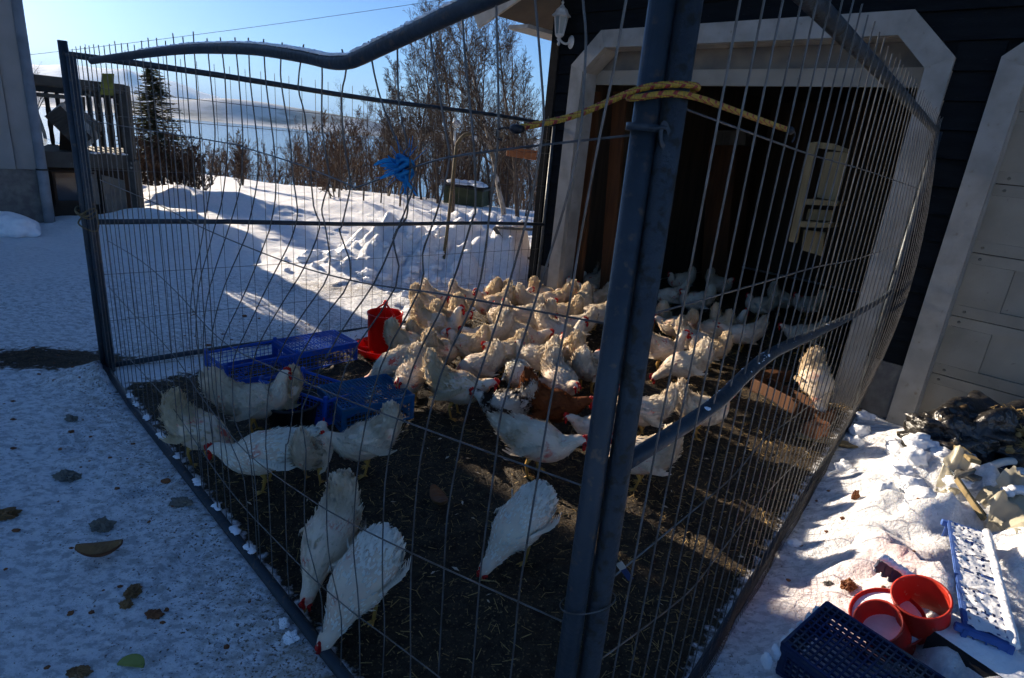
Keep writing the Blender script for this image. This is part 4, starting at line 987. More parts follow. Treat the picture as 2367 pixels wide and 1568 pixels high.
for k in range(38):
    if k < 16: dv = Vector((-1, random.gauss(0, .3), random.gauss(.22, .5))); l = random.uniform(.022, .046); ww = random.uniform(.0015, .005)
    elif k < 23: dv = Vector((random.gauss(.18, .22), random.gauss(0, .2), -1)); l = random.uniform(.025, .055); ww = random.uniform(.0015, .004)
    else: dv = Vector((random.gauss(.1, .7), random.gauss(0, .25), random.choice((1, 1, -.3)))); l = random.uniform(.045, .075); ww = .0009
    dv.normalize(); c = kn + Vector((random.gauss(0, .007), random.gauss(0, .006), random.gauss(0, .007)))
    wv = dv.cross(Vector((random.gauss(0, .5), -1, random.gauss(0, .5)))).normalized() * ww; bend = Vector((random.gauss(0, .012), random.gauss(0, .010), random.gauss(-.006, .012)))
    ps = [c + dv * (l * t) + bend * (t * t) for t in (0, .3, .6, .85, 1)]; wd_ = (.5, 1.0, 1.1, .9, .45)
    vs_ = []
    for q_, f_ in zip(ps, wd_): vs_ += [q_ - wv * f_, q_ + Vector((0, -.003 * f_, 0)), q_ + wv * f_]
    mb.add(vs_, [(3 * r_ + c_, 3 * r_ + c_ + 1, 3 * r_ + c_ + 4, 3 * r_ + c_ + 3) for r_ in range(4) for c_ in range(2)])
tw = tag(empty('twine_knot', kn), 'frayed bright blue plastic twine knotted on the fence wires', 'twine'); mb.build('frayed_ends', 'twine_blue', tw)
mb = MB()
for k in range(5): mb.tube([kn + Vector((.016 * math.cos(a) , .016 * math.sin(a) * .8, .012 * math.sin(a + k) + (k - 2) * .006)) for a in [2 * PI * i / 10 for i in range(11)]], .005, 6)
mb.build('knot', 'twine_blue', tw, smooth=True)
tz = V(1432, 1352, N0, B0).z; tg = tag(empty('cable_tag', V(1432, 1352, B0, BQ)), 'small white patterned strap end tied to the near post low down', 'strap')
a, b = BPZ(tz - .012) + rt * .022 + tc * .012, V(1458, 1340, B0, BQ)
MB().beam(a, a * .62 + b * .38, .003, .014).build('buckle', 'white_paint', tg); MB().beam(a * .62 + b * .38, b, .002, .012).build('band', 'navy_plastic', tg)
for z_, nm in ((V(1290, 1440, L0, N0).z, 'wire_tie'),):
    mb = MB(); c = (NP(z_) + BPZ(z_)) / 2; c.z = 0
    mb.tube([c + rt * (.056 * math.cos(a)) + tc * (.031 * math.sin(a)) + Vector((0, 0, z_ + .012 * math.cos(a))) for a in [2 * PI * i / 24 for i in range(25)]], .0014, 5)
    tag(mb.build(nm, 'wire', org=c + Vector((0, 0, z_))), 'thin wire looped round the twin posts near their foot', 'wire')
lz = V(238, 517, L0, N0).z
mb = MB()
for k in range(3): mb.tube(smooth_path([L0 + eA * .03 + Vector((.055 * math.cos(a), .05 * math.sin(a), lz + .02 * math.sin(a * 2 + k) + .012 * (k - 1))) for a in [2 * PI * i / 9 for i in range(10)]], 3), .005, 6)
mb.tube(smooth_path([L0 + Vector((.04, -.05, lz)), L0 + Vector((.0, -.07, lz - .06)), L0 + Vector((.06, -.06, lz - .10)), L0 + Vector((.11, -.06, lz - .09)), L0 + Vector((.11, -.05, lz + .01))], 4), .005, 6)
tag(mb.build('rope_tie', 'rope_dirty', org=L0 + Vector((0, 0, lz))), 'dirty yellowish rope tied round the far left fence post', 'rope')
# ------------------------------------------------------------------ hens: one loft from tail tip to head, feathers, comb, wattles, beak, eyes, legs
def cr(ps, t):
    n_ = len(ps) - 1; f = min(n_ - 1e-6, max(0, t * n_)); i = int(f); t = f - i
    g = lambda k: ps[max(0, min(n_, k))]
    return tuple(.5 * (2 * b + (c - a) * t + (2 * a - 5 * b + 4 * c - d) * t * t + (3 * b - a - 3 * c + d) * t ** 3) for a, b, c, d in zip(g(i - 1), g(i), g(i + 1), g(i + 2)))
BODY = [(-.03, .225, .098, .100), (.035, .212, .104, .108), (.095, .208, .094, .098)]
TAILS = {'up': [(-.165, .435, .012, .014), (-.163, .405, .034, .036), (-.155, .355, .048, .050), (-.138, .305, .062, .066), (-.095, .258, .082, .088)],
         'brush': [(-.135, .415, .016, .020), (-.140, .385, .044, .044), (-.140, .345, .055, .055), (-.130, .300, .066, .068), (-.090, .255, .084, .088)],
         'low': [(-.255, .300, .010, .012), (-.235, .290, .030, .026), (-.200, .272, .046, .044), (-.155, .255, .064, .066), (-.095, .238, .084, .088)],
         'round': [(-.165, .275, .012, .012), (-.158, .272, .040, .036), (-.140, .262, .062, .060), (-.115, .250, .078, .078), (-.080, .238, .090, .092)],
         'fan': [(-.215, .445, .010, .030), (-.205, .415, .030, .062), (-.188, .365, .042, .072), (-.155, .310, .056, .078), (-.100, .258, .080, .088)]}
HEADS = {'up': [(.140, .225, .072, .078), (.163, .262, .052, .056), (.175, .305, .038, .041), (.184, .340, .031, .034), (.196, .363, .030, .030), (.216, .370, .024, .024), (.232, .368, .013, .013), (.238, .367, .004, .004)],
         'mid': [(.142, .214, .074, .078), (.172, .225, .055, .056), (.200, .242, .041, .042), (.224, .256, .033, .034), (.245, .262, .030, .030), (.264, .258, .023, .023), (.278, .251, .012, .012), (.283, .248, .004, .004)],
         'peck': [(.143, .188, .072, .074), (.180, .152, .053, .053), (.208, .114, .040, .041), (.228, .083, .032, .033), (.244, .062, .030, .030), (.258, .045, .023, .023), (.266, .030, .012, .012), (.268, .025, .004, .004)],
         'tuck': [(.140, .214, .076, .080), (.160, .240, .060, .060), (.168, .268, .046, .046), (.172, .288, .036, .036), (.186, .298, .030, .030), (.204, .294, .023, .023), (.217, .288, .012, .012), (.222, .286, .004, .004)]}
def loft_frames(tail, head, pitch):
    ps = TAILS[tail] + BODY + HEADS[head]
    if pitch:
        c, s_ = math.cos(pitch), math.sin(pitch); out = []
        for k, (x, z, a, b) in enumerate(ps):
            wgt = 1 if k < 8 else max(0, 1 - (k - 7) * .22)
            x2, z2 = x * c + (z - .2) * s_, -x * s_ + (z - .2) * c + .2
            out.append((x + (x2 - x) * wgt, max(z + (z2 - z) * wgt, b + .004), a, b))
        ps = out
    n_ = 46; fr = [cr(ps, i / (n_ - 1)) for i in range(n_)]
    return fr
HV = {}
def hen_variant(key, tail, head, pitch=0.0, seed=0, nf=2500, spread=1.0, ragged=0.0):
    random.seed(100 + seed); fr = loft_frames(tail, head, pitch); n_ = len(fr); S = 18; vs = []; nor = []; tan = []
    for i in range(n_):
        a, b = fr[max(0, i - 2)], fr[min(n_ - 1, i + 2)]; t = Vector((b[0] - a[0], 0, b[1] - a[1])).normalized(); u = Vector((-t.z, 0, t.x)); tan.append(t)
        c = Vector((fr[i][0], 0, fr[i][1]))
        for j in range(S):
            an = 2 * PI * j / S; o = Vector((0, 1, 0)) * math.cos(an) * max(.003, fr[i][2]) + u * math.sin(an) * max(.003, fr[i][3])
            k = 1 + .05 * noise.noise((c + o) * 14 + Vector((seed, 0, 0)))
            vs.append(c + o * k); nor.append((Vector((0, 1, 0)) * math.cos(an) / max(.004, fr[i][2]) + u * math.sin(an) / max(.004, fr[i][3])).normalized())
    fs = []
    for i in range(n_ - 1):
        for j in range(S): j2 = (j + 1) % S; fs.append((i * S + j, i * S + j2, (i + 1) * S + j2, (i + 1) * S + j))
    fs += [tuple(range(S - 1, -1, -1)), tuple(range((n_ - 1) * S, n_ * S))]
    d = {}
    me = bpy.data.meshes.new('hen_body'); me.from_pydata(vs, [], fs); me.polygons.foreach_set('use_smooth', [True] * len(fs)); me.update(); d['body'] = me
    # feathers, densest on the tail and rump; they lie back towards the tail and stand a little off the skin
    fv = MB(); hk = MB(); cover = []
    lens = []
    for i in range(n_ - 1): cover.append((fr[i][2] + fr[i][3]) * math.hypot(fr[i + 1][0] - fr[i][0], fr[i + 1][1] - fr[i][1]))
    tot = sum(cover)
    for i in range(1, n_ - 5):
        m_ = max(6, int(nf * cover[i] / tot * (1.5 if i < 14 else 1)))
        for _ in range(m_):
            f = random.random(); j = random.random() * S; j0 = int(j) % S
            p = vs[i * S + j0] * (1 - f) + vs[(i + 1) * S + j0] * f; p = p + (vs[i * S + (j0 + 1) % S] - vs[i * S + j0]) * (j - int(j))
            nn_ = nor[i * S + j0]
            if ragged and noise.noise(p * 9 + Vector((seed * 2.3, 0, 0))) > .42 - ragged * .3 and i > 8: continue
            tl = i < 15; s = i / n_
            lift = random.uniform(.06, .34) * spread * (1.5 if tl else 1)
            back = (vs[(i - 1) * S + j0] - vs[i * S + j0]).normalized(); sd_ = (vs[i * S + (j0 + 1) % S] - vs[i * S + j0]); nn_ = back.cross(sd_).normalized(); nn_ = nn_ if nn_.dot(nor[i * S + j0]) > 0 else -nn_
            dv = (back + nn_ * lift + Vector((random.gauss(0, .16), random.gauss(0, .20), random.gauss(0, .16))) * (1.3 if tl else 1)).normalized()
            ln = (random.uniform(.024, .050) if tl else random.uniform(.018, .036)) * (.6 if i > n_ * .72 else 1); wd = ln * random.uniform(.11, .19)
            w_ = dv.cross(nn_); w_ = w_.normalized() * wd if w_.length > .01 else Vector((0, wd, 0))
            p = p - nn_ * .004; q = p + dv * ln * .5 + nn_ * ln * .05; e_ = p + dv * ln - nn_ * ln * random.uniform(.0, .10)
            (hk if i > n_ * .53 else fv).add([p - w_ * .35, p + w_ * .35, q + w_, q - w_, e_ + w_ * .45, e_ - w_ * .45], [(0, 1, 2, 3), (3, 2, 4, 5)])
    # wings lie along the flank
    me = bpy.data.meshes.new('plumage'); me.from_pydata([tuple(v) for v in fv.v], [], fv.f); me.update(); d['plumage'] = me
    me = bpy.data.meshes.new('hackle'); me.from_pydata([tuple(v) for v in hk.v], [], hk.f); me.update(); d['hackle'] = me
    for sg in (-1, 1):
        wg = MB(); cz_ = 8
        c0 = Vector((.085, sg * .092, .225)); 
        if pitch: 
            c0 = Vector((.085 * math.cos(pitch) + .025 * math.sin(pitch), sg * .092, -.085 * math.sin(pitch) + .025 * math.cos(pitch) + .2))
        ax = Vector((-math.cos(pitch), 0, math.sin(pitch) + .06)).normalized(); dw_ = Vector((ax.z, 0, -ax.x)).normalized(); dw_ = dw_ if dw_.z < 0 else -dw_
        for r_ in range(3):
            for k in range(9):
                p = c0 + ax * (.012 * k + .01 * r_) + dw_ * (.010 * k * .8 - .02 + .012 * r_) + Vector((0, sg * (.016 - .004 * r_), 0))
                ln = .045 + .034 * r_ * (.6 + .05 * k); wd = .009
                dv = (ax + dw_ * random.uniform(-.05, .12)).normalized(); n0 = Vector((0, sg, .12)); w_ = dv.cross(n0).normalized() * wd
                q = p + dv * ln * .55 + n0 * .007; e_ = p + dv * ln + Vector((0, -sg * .012, 0))
                wg.add([p - w_ * .7, p + w_ * .7, q + w_, q - w_, e_ + w_ * .4, e_ - w_ * .4], [(0, 1, 2, 3), (3, 2, 4, 5)])
        me = bpy.data.meshes.new('wing'); me.from_pydata([tuple(v) for v in wg.v], [], wg.f); me.update(); d['wing%d' % sg] = me
    # head furniture
    h1, h2, h3, tip = Vector((fr[-9][0], 0, fr[-9][1])), Vector((fr[-6][0], 0, fr[-6][1])), Vector((fr[-3][0], 0, fr[-3][1])), Vector((fr[-1][0], 0, fr[-1][1]))
    hd = (tip - h1).normalized(); hu = Vector((-hd.z, 0, hd.x)); hu = hu if (hu.z > 0 or head == 'peck') else -hu
    if head == 'peck' and hu.x < 0: hu = -hu
    def mk(nm, mbx, smooth=False):
        me_ = bpy.data.meshes.new(nm); me_.from_pydata([tuple(v) for v in mbx.v], [], mbx.f)
        if smooth: me_.polygons.foreach_set('use_smooth', [True] * len(mbx.f))
        me_.update(); d[nm] = me_
    cb_ = MB(); prof = []
    for k in range(13): t = k / 12; prof.append((t, (.013 + .010 * abs(math.sin(t * PI * 4))) * math.sin(PI * (t * .92 + .06)) ** .5))
    base = h1 + hu * .020 - hd * .008; L_ = .046
    up_ = [base + hd * (L_ * t) + hu * (h_ + .004) + Vector((0, .006 * math.sin(t * 5 + seed), 0)) for t, h_ in prof]; lo_ = [base + hd * (L_ * t) + hu * -.008 for t, h_ in prof]
    for sg in (-1, 1):
        cb_.add([p + Vector((0, .0022 * sg, 0)) for p in up_] + [p + Vector((0, .006 * sg, 0)) for p in lo_], [((k, k + 1, 14 + k, 13 + k) if sg > 0 else (13 + k, 14 + k, k + 1, k)) for k in range(12)])
    cb_.add([p + Vector((0, .0022, 0)) for p in up_] + [p + Vector((0, -.0022, 0)) for p in up_], [(k, 13 + k, 14 + k, k + 1) for k in range(12)])
    mk('comb', cb_)
    for sg in (-1, 1):
        wt = MB(); wt.blob(h3 - hu * .020 + Vector((0, sg * .010, 0)) - Vector((0, 0, .006)), (.010, .006, .018), .1, 2, seed, 1); mk('wattle%d' % sg, wt, True)
        fc = MB(); fc.blob(h2 + Vector((0, sg * .017, 0)) + hd * .004, (.016, .010, .014), .1, 3, seed, 1); mk('face_patch%d' % sg, fc, True)
        ey = MB(); ey.blob(h2 + Vector((0, sg * .0265, 0)) + hu * .004 + hd * .006, .0042, 0, 1, 0, 1); mk('eye%d' % sg, ey, True)
    bk_ = MB(); bk_.tube([h3 + hd * .0, tip + hd * .006, tip + hd * .020 - hu * .006], [.010, .0075, .001], 8); mk('beak', bk_, True)
    hp = .2 - (0.02 if pitch else 0)
    for sg in (-1, 1):
        lg = MB(); hx = .02 + .018 * sg; hip = Vector((hx, sg * .045, hp)); kn_ = Vector((hx - .022, sg * .047, .085)); ank = Vector((hx - .004, sg * .048, .014))
        lg.tube([hip, Vector((hx - .002, sg * .047, .135)), kn_, ank], [.030, .019, .0085, .0072], 7)
        for a in (-.5, 0, .5, PI):
            l = .042 if a != PI else .022; e_ = ank + Vector((math.cos(a) * l, math.sin(a) * l, -.010)); lg.tube([ank, ank + (e_ - ank) * .5 + Vector((0, 0, .002)), e_], [.006, .005, .002], 5)
        mk('leg%d' % sg, lg, True)
    HV[key] = d
hen_variant('A', 'up', 'up', 0, 1)
hen_variant('B', 'up', 'mid', 0, 2)
hen_variant('C', 'brush', 'peck', .20, 3)
hen_variant('D', 'brush', 'mid', .08, 4, spread=1.3, ragged=.25)
hen_variant('E', 'round', 'peck', .34, 5, spread=.7)
hen_variant('F', 'low', 'mid', .04, 6, spread=.55)
hen_variant('G', 'fan', 'up', -.05, 7, spread=1.1)
hen_variant('H', 'brush', 'tuck', .05, 8, spread=1.25)
hen_variant('I', 'up', 'peck', .30, 9, spread=1.0)
hen_variant('J', 'up', 'tuck', 0, 10, spread=1.2, ragged=.35)
ORDER = ['plumage', 'hackle', 'wing-1', 'wing1', 'comb', 'wattle-1', 'wattle1', 'face_patch-1', 'face_patch1', 'eye-1', 'eye1', 'beak', 'leg-1', 'leg1']
MATK = dict(comb='comb_red', wattle='comb_red', face_patch='comb_red', eye='eye', beak='horn', leg='horn')
def shared(name, me, m):                       # one mesh for all hens; the colour sits on the object
    if not me.materials: me.materials.append(MAT['skin'])
    o = bpy.data.objects.new(name, me); COL.objects.link(o)
    o.material_slots[0].link = 'OBJECT'; o.material_slots[0].material = MAT[m]; return o
HG = 'hens crowding the pen'
def hen(px, py, ang, key, label, fm='feather_white', s=1.0, neck=None, group=HG, name='hen', roll=0):
    p = G(px, py, gz(G(px, py).x, G(px, py).y)); d = HV[key]
    body = shared(name, d['body'], fm if fm in ('feather_rust', 'feather_pied') else 'skin')
    az = math.atan2(p.x, p.y)                      # headings are given as seen: 0 right, 90 away, 180 left
    body.location = p; body.rotation_euler = (0, 0, math.radians(ang) - az); s *= (.80 if py > 980 else .86); body.scale = (s, s * random.uniform(1.04, 1.18), s * random.uniform(.97, 1.06))
    tag(body, label, 'hen', group)
    for k in ORDER:
        nm = k.rstrip('-1'); m = MATK.get(nm, fm)
        if nm == 'hackle' and neck: m = neck
        o = shared(nm, d[k], m); o.parent = body
        if nm in ('plumage', 'hackle'): o['kind'] = 'stuff'
    return body
random.seed(77)
WH, CR, CL = 'feather_white', 'feather_cream', 'feather_clean'
HENS = [
 # foreground, in shade
 (850, 1415, 232, 'E', 'smooth white hen pecking low in front, nearest the camera', CL, 1.12),
 (770, 1320, 245, 'C', 'scruffy hen with curled tail pecking right behind the smooth nearest one', WH, 1.08),
 (1205, 1285, 232, 'E', 'big white hen pecking alone just left of the twin posts', CL, 1.15),
 (622, 1128, 180, 'F', 'smooth bright white bird facing left along the fence, tail hidden', CL, 1.12),
 (722, 1118, 70, 'J', 'fluffy hen with bare pink rump directly behind the smooth left facing one', WH, 1.0),
 (455, 1068, 330, 'C', 'ragged hen farthest left, close inside the fence foot', CR, 1.05),
 (585, 1005, 8, 'G', 'hen with big raised fan tail at the left of the crates', WH, 1.12),
 (640, 985, 195, 'D', 'hen whose tail brush points right over the dark crate', CR, 1.0),
 (852, 1092, 190, 'D', 'hen facing left with large red comb below the turquoise crate', WH, 1.05),
 # the brown bird and its neighbours
 (1172, 1000, 170, 'D', 'only black and white speckled hen, tail towards the brown one', 'feather_pied', 1.1, 'feather_pied'),
 (1262, 1005, 5, 'B', 'only rust brown hen, head to the right before the pink faced one', 'feather_rust', 1.15, 'feather_rust'),
 (1225, 1096, 352, 'F', 'white hen standing in front of the speckled and rust brown ones', WH, 1.22),
 (1385, 1052, 180, 'B', 'hen behind the twin posts with only its red head showing left', WH, 1.0),
 # front row of the lit crowd
 (918, 895, 184, 'E', 'grey shaded hen pecking left between feeder and turquoise crate', WH, .98),
 (948, 928, 250, 'D', 'ruffled hen facing the camera at the right end of the turquoise crate', WH, .98),
 (1045, 965, 355, 'B', 'large hen in front row heading right with orange feet showing', CR, 1.12),
 (938, 852, 5, 'H', 'hen right beside the red feeder with a tall lit tail brush', CR, 1.0),
 (1012, 868, 45, 'D', 'fluffy hen seen from behind between the feeder hen and the red combed one', CR, .98),
 (1078, 852, 150, 'J', 'hen whose ruff touches the big red comb in mid crowd', CR, .98),
 (1128, 832, 182, 'B', 'shaded hen with the big red comb in mid crowd facing left', WH, 1.0),
 (1112, 900, 172, 'C', 'hen with upright right hand tail and head down behind the front row', WH, 1.0),
 (1194, 928, 80, 'E', 'pear shaped white hen seen from behind, head down', CL, 1.0),
 (1285, 934, 300, 'D', 'hen turning its pink face to the camera above the brown bird', WH, 1.05),
 (1352, 908, 68, 'H', 'fluffy upright hen at the left edge of the twin posts', WH, 1.05),
 # middle of the crowd
 (1002, 812, 352, 'A', 'hen with the tallest golden tail left of mid crowd', CR, 1.12),
 (985, 752, 2, 'H', 'hen just behind the tallest golden tail, nearer the snow', CR, 1.0),
 (1012, 736, 0, 'B', 'rearmost hen on the left against the snow bank', WH, 1.0),
 (1060, 768, 80, 'D', 'brush tailed hen seen from behind in the left crowd', CR, 1.0),
 (1072, 730, 20, 'B', 'small looking hen before the snow bank, second from left', WH, .95),
 (1138, 750, 205, 'A', 'tall hen with head up and bright red wattles in the back row', CR, 1.05),
 (1140, 716, 100, 'H', 'rear view hen with pointed tail centre of the back row', CR, 1.0),
 (1150, 782, 110, 'J', 'hen with folded wing right below the red wattled tall one', WH, .98),
 (1192, 838, 8, 'D', 'wide arched hen with reddish bare spot in the middle', WH, 1.12),
 (1282, 832, 352, 'A', 'hen with broad white tail plume right of the arched one', WH, 1.14),
 (1206, 778, 195, 'A', 'hen with orange face looking left in the rear crowd', WH, 1.02),
 (1190, 726, 30, 'H', 'hen at the back with twin tufted tail near the garage corner', CR, 1.0),
 (1226, 742, 10, 'B', 'hen with flat back just left of the doorway jamb foot', WH, 1.0),
 (1238, 782, 178, 'D', 'hen half hidden behind the broad white tail plume', WH, .98),
 (1272, 738, 182, 'B', 'hen standing just below the left door jamb', CR, 1.0),
 (1312, 724, 100, 'A', 'hen with tall pale tail inside the left door jamb', CR, 1.05),
 (1338, 745, 250, 'H', 'hen with dull orange head behind the pale tall tail', CR, 1.0),
 (1366, 728, 170, 'A', 'lit hen with tail tuft at the doorway left of the posts', CR, 1.0),
 (1326, 798, 190, 'J', 'hen with curly ruff facing left beside the twin posts', WH, 1.02),
 (1372, 768, 178, 'B', 'hen partly covered by the twin posts in the middle row', WH, 1.0),
 # right of the posts
 (1516, 858, 18, 'A', 'upright hen immediately right of the twin posts, neck stretched right', WH, 1.05),
 (1598, 838, 355, 'B', 'pale hen stretching its neck to the right in the right group', WH, 1.05),
 (1582, 900, 182, 'C', 'hen with head down and lit tail at front of the right group', WH, 1.06),
 (1645, 802, 205, 'D', 'hen with a dark red face turned to us in the right group', CR, 1.02),
 (1668, 795, 30, 'A', 'brownish hen with pointed tail at the rear of the right group', CR, 1.0),
 (1710, 818, 186, 'B', 'hen facing left with red comb at the right end of its group', WH, 1.02),
 (1604, 738, 180, 'H', 'grey shaded hen at the back of the right group', WH, 1.05),
 (1545, 722, 182, 'B', 'dim hen just inside the doorway right of the posts', WH, 1.0),
 (1520, 772, 95, 'H', 'hen showing only a lit tail close to the right post', CR, 1.0),
 (1602, 1010, 28, 'A', 'hen standing alone with one orange foot out and head turned right', WH, 1.12),
 (1482, 1012, 190, 'A', 'hen with upright tail cut by the right post', WH, 1.05),
 (1478, 1128, 188, 'H', 'nearest hen right of the posts under the bulging rail', WH, 1.1),
 (1030, 792, 30, 'D', 'ruffled hen squeezed between the golden tail and the brush tailed one', CR, 1.0),
 (1252, 720, 350, 'H', 'rear hen touching the left door jamb foot', CR, 1.0),
 (1165, 868, 200, 'H', 'hen with tail tuft directly below the arched one', CR, .98),
 (1235, 880, 150, 'J', 'hen behind the pear shaped one, looking left', WH, .98),
 (1312, 868, 110, 'D', 'hen seen from behind between the plume and the twin posts', CR, 1.0),
 (985, 842, 20, 'J', 'small hen right of the feeder hen in the second row', CR, .95),
 (1300, 768, 170, 'H', 'hen with ruffled neck right below the pale tall tail', CR, 1.0),
 (1560, 800, 170, 'D', 'ruffled hen at the left of the right group', CR, 1.0),
 (1632, 856, 160, 'H', 'hen with bright tail behind the head down one', CR, 1.0),
 (1868, 938, 292, 'C', 'hen pecking at the far right by the wooden trough', CR, 1.12),
 (1850, 818, 184, 'B', 'dim hen with red face behind the snowy rail', WH, 1.0),
]
for h in HENS: hen(*h)
for x, y, a, k, lb in ((1368, 688, 150, 'H', 'dim hen inside the doorway just left of the twin posts, nearer one'), (1752, 745, 160, 'H', 'leftmost of three dim hens in the dark right of the doorway'), (1795, 728, 20, 'D', 'middle of three dim hens in the dark right of the doorway'), (1862, 742, 170, 'H', 'rightmost of three dim hens in the dark beside the right jamb'), (1652, 690, 15, 'H', 'dim hen farthest back in the dark doorway, right of the others'), (1570, 682, 200, 'H', 'dim hen deep in the doorway just right of the twin posts'), (1345, 668, 200, 'B', 'dim hen deepest inside the left of the doorway')):
    hen(x, y, a, k, lb, WH, 1.0, group='hens in the dark doorway')

# ------------------------------------------------------------------ crates
def crate(name, loc, size, R, m, label, group=None, cell=.028, snow=None, top=False, bar=.0028, dense_bottom=True):
    """open topped mesh crate: rims, corner posts, lattice sides and bottom; local axes l, w, h"""
    l, wd, h = size; c = tag(empty(name, loc), label, 'crate', group); loc = Vector(loc)
    T = lambda x, y, z: loc + R @ Vector((x, y, z))
    def bar_(mb, p, q, a, b, upv=(0, 0, 1)): mb.beam(T(*p), T(*q), a, b, R @ Vector(upv))
    for z_, nm, t in ((h - .008, 'top_rim', .014), (.008, 'bottom_rim', .012)):
        mb = MB()
        for p, q in (((-l / 2, -wd / 2, z_), (l / 2, -wd / 2, z_)), ((-l / 2, wd / 2, z_), (l / 2, wd / 2, z_)), ((-l / 2, -wd / 2, z_), (-l / 2, wd / 2, z_)), ((l / 2, -wd / 2, z_), (l / 2, wd / 2, z_))): bar_(mb, p, q, t, t)
        mb.build(nm, m, c)
    for sx in (-1, 1):
        for sy in (-1, 1):
            mb = MB(); mb.beam(T(sx * (l / 2 - .008), sy * (wd / 2 - .008), 0), T(sx * (l / 2 - .008), sy * (wd / 2 - .008), h + .022), .024, .024, R @ Vector((1, 0, 0)), .004); mb.build('corner_post', m, c)
    def lattice(nm, o, a, b, na, nb, solid=0.0):
        mb = MB(); o, a, b = Vector(o), Vector(a), Vector(b); nrm = a.cross(b).normalized()
        for i in range(na + 1): p = o + a * (i / na); bar_(mb, p, p + b, bar, bar * 1.6, nrm)
        for j in range(nb + 1): p = o + b * (j / nb); bar_(mb, p, p + a, bar, bar * 1.6, nrm)
        if solid: q = o; bar_(mb, o + b * solid * .5, o + b * solid * .5 + a, b.length * solid, bar * 1.2, nrm)
        mb.build(nm, m, c)
    nl, nw, nh = int(l / cell), int(wd / cell), int(h / cell)
    lattice('side_lattice', (-l / 2, -wd / 2, 0), (l, 0, 0), (0, 0, h), nl, nh, .28); lattice('side_lattice', (-l / 2, wd / 2, 0), (l, 0, 0), (0, 0, h), nl, nh, .28)
    lattice('end_lattice', (-l / 2, -wd / 2, 0), (0, wd, 0), (0, 0, h), nw, nh, .28); lattice('end_lattice', (l / 2, -wd / 2, 0), (0, wd, 0), (0, 0, h), nw, nh, .28)
    lattice('bottom_lattice', (-l / 2, -wd / 2, .004), (l, 0, 0), (0, wd, 0), nl, nw)
    return c, T
def rot(z=0, x=0, y=0): return Matrix.Rotation(math.radians(z), 3, 'Z') @ Matrix.Rotation(math.radians(x), 3, 'X') @ Matrix.Rotation(math.radians(y), 3, 'Y')
CG = 'blue mesh crates inside the pen'
p = G(585, 862); crate('plastic_crate', p, (.50, .34, .15), rot(48), 'blue_plastic', 'upright blue mesh crate against the back fence, leftmost of the crates', CG)
p = G(730, 832); crate('plastic_crate', p + Vector((0, 0, .15)), (.50, .34, .15), rot(47, 180), 'blue_plastic', 'overturned bright blue crate touching the red feeder side', CG)
p = G(690, 970); crate('plastic_crate', p + Vector((.02, .16, 0)), (.52, .36, .16), rot(-24, -8), 'blue_plastic', 'tall posted blue crate in the middle of the crate heap', CG)
p = G(820, 972); crate('plastic_crate', p + Vector((.04, .10, .16)), (.46, .38, .16), rot(40, 180), 'teal_plastic', 'overturned turquoise crate with fine mesh top, nearest of the heap', CG, cell=.023)
tb = tag(empty('feed_tub', G(640, 1000)), 'round black tub behind the fan tailed hen beside the crates', 'tub'); tbp = parent_loc(tb)
MB().lathe([(0, .01), (.12, .01), (.145, .16), (.155, .165), (.15, .17), (.138, .16), (.115, .02), (0, .02)], 28, tbp + Vector((.06, .08, 0))).build('bowl', 'black', tb, smooth=True)
MB().lathe([(.150, .158), (.160, .160), (.160, .172), (.150, .174)], 28, tbp + Vector((.06, .08, 0))).build('rim', 'black', tb, smooth=True)

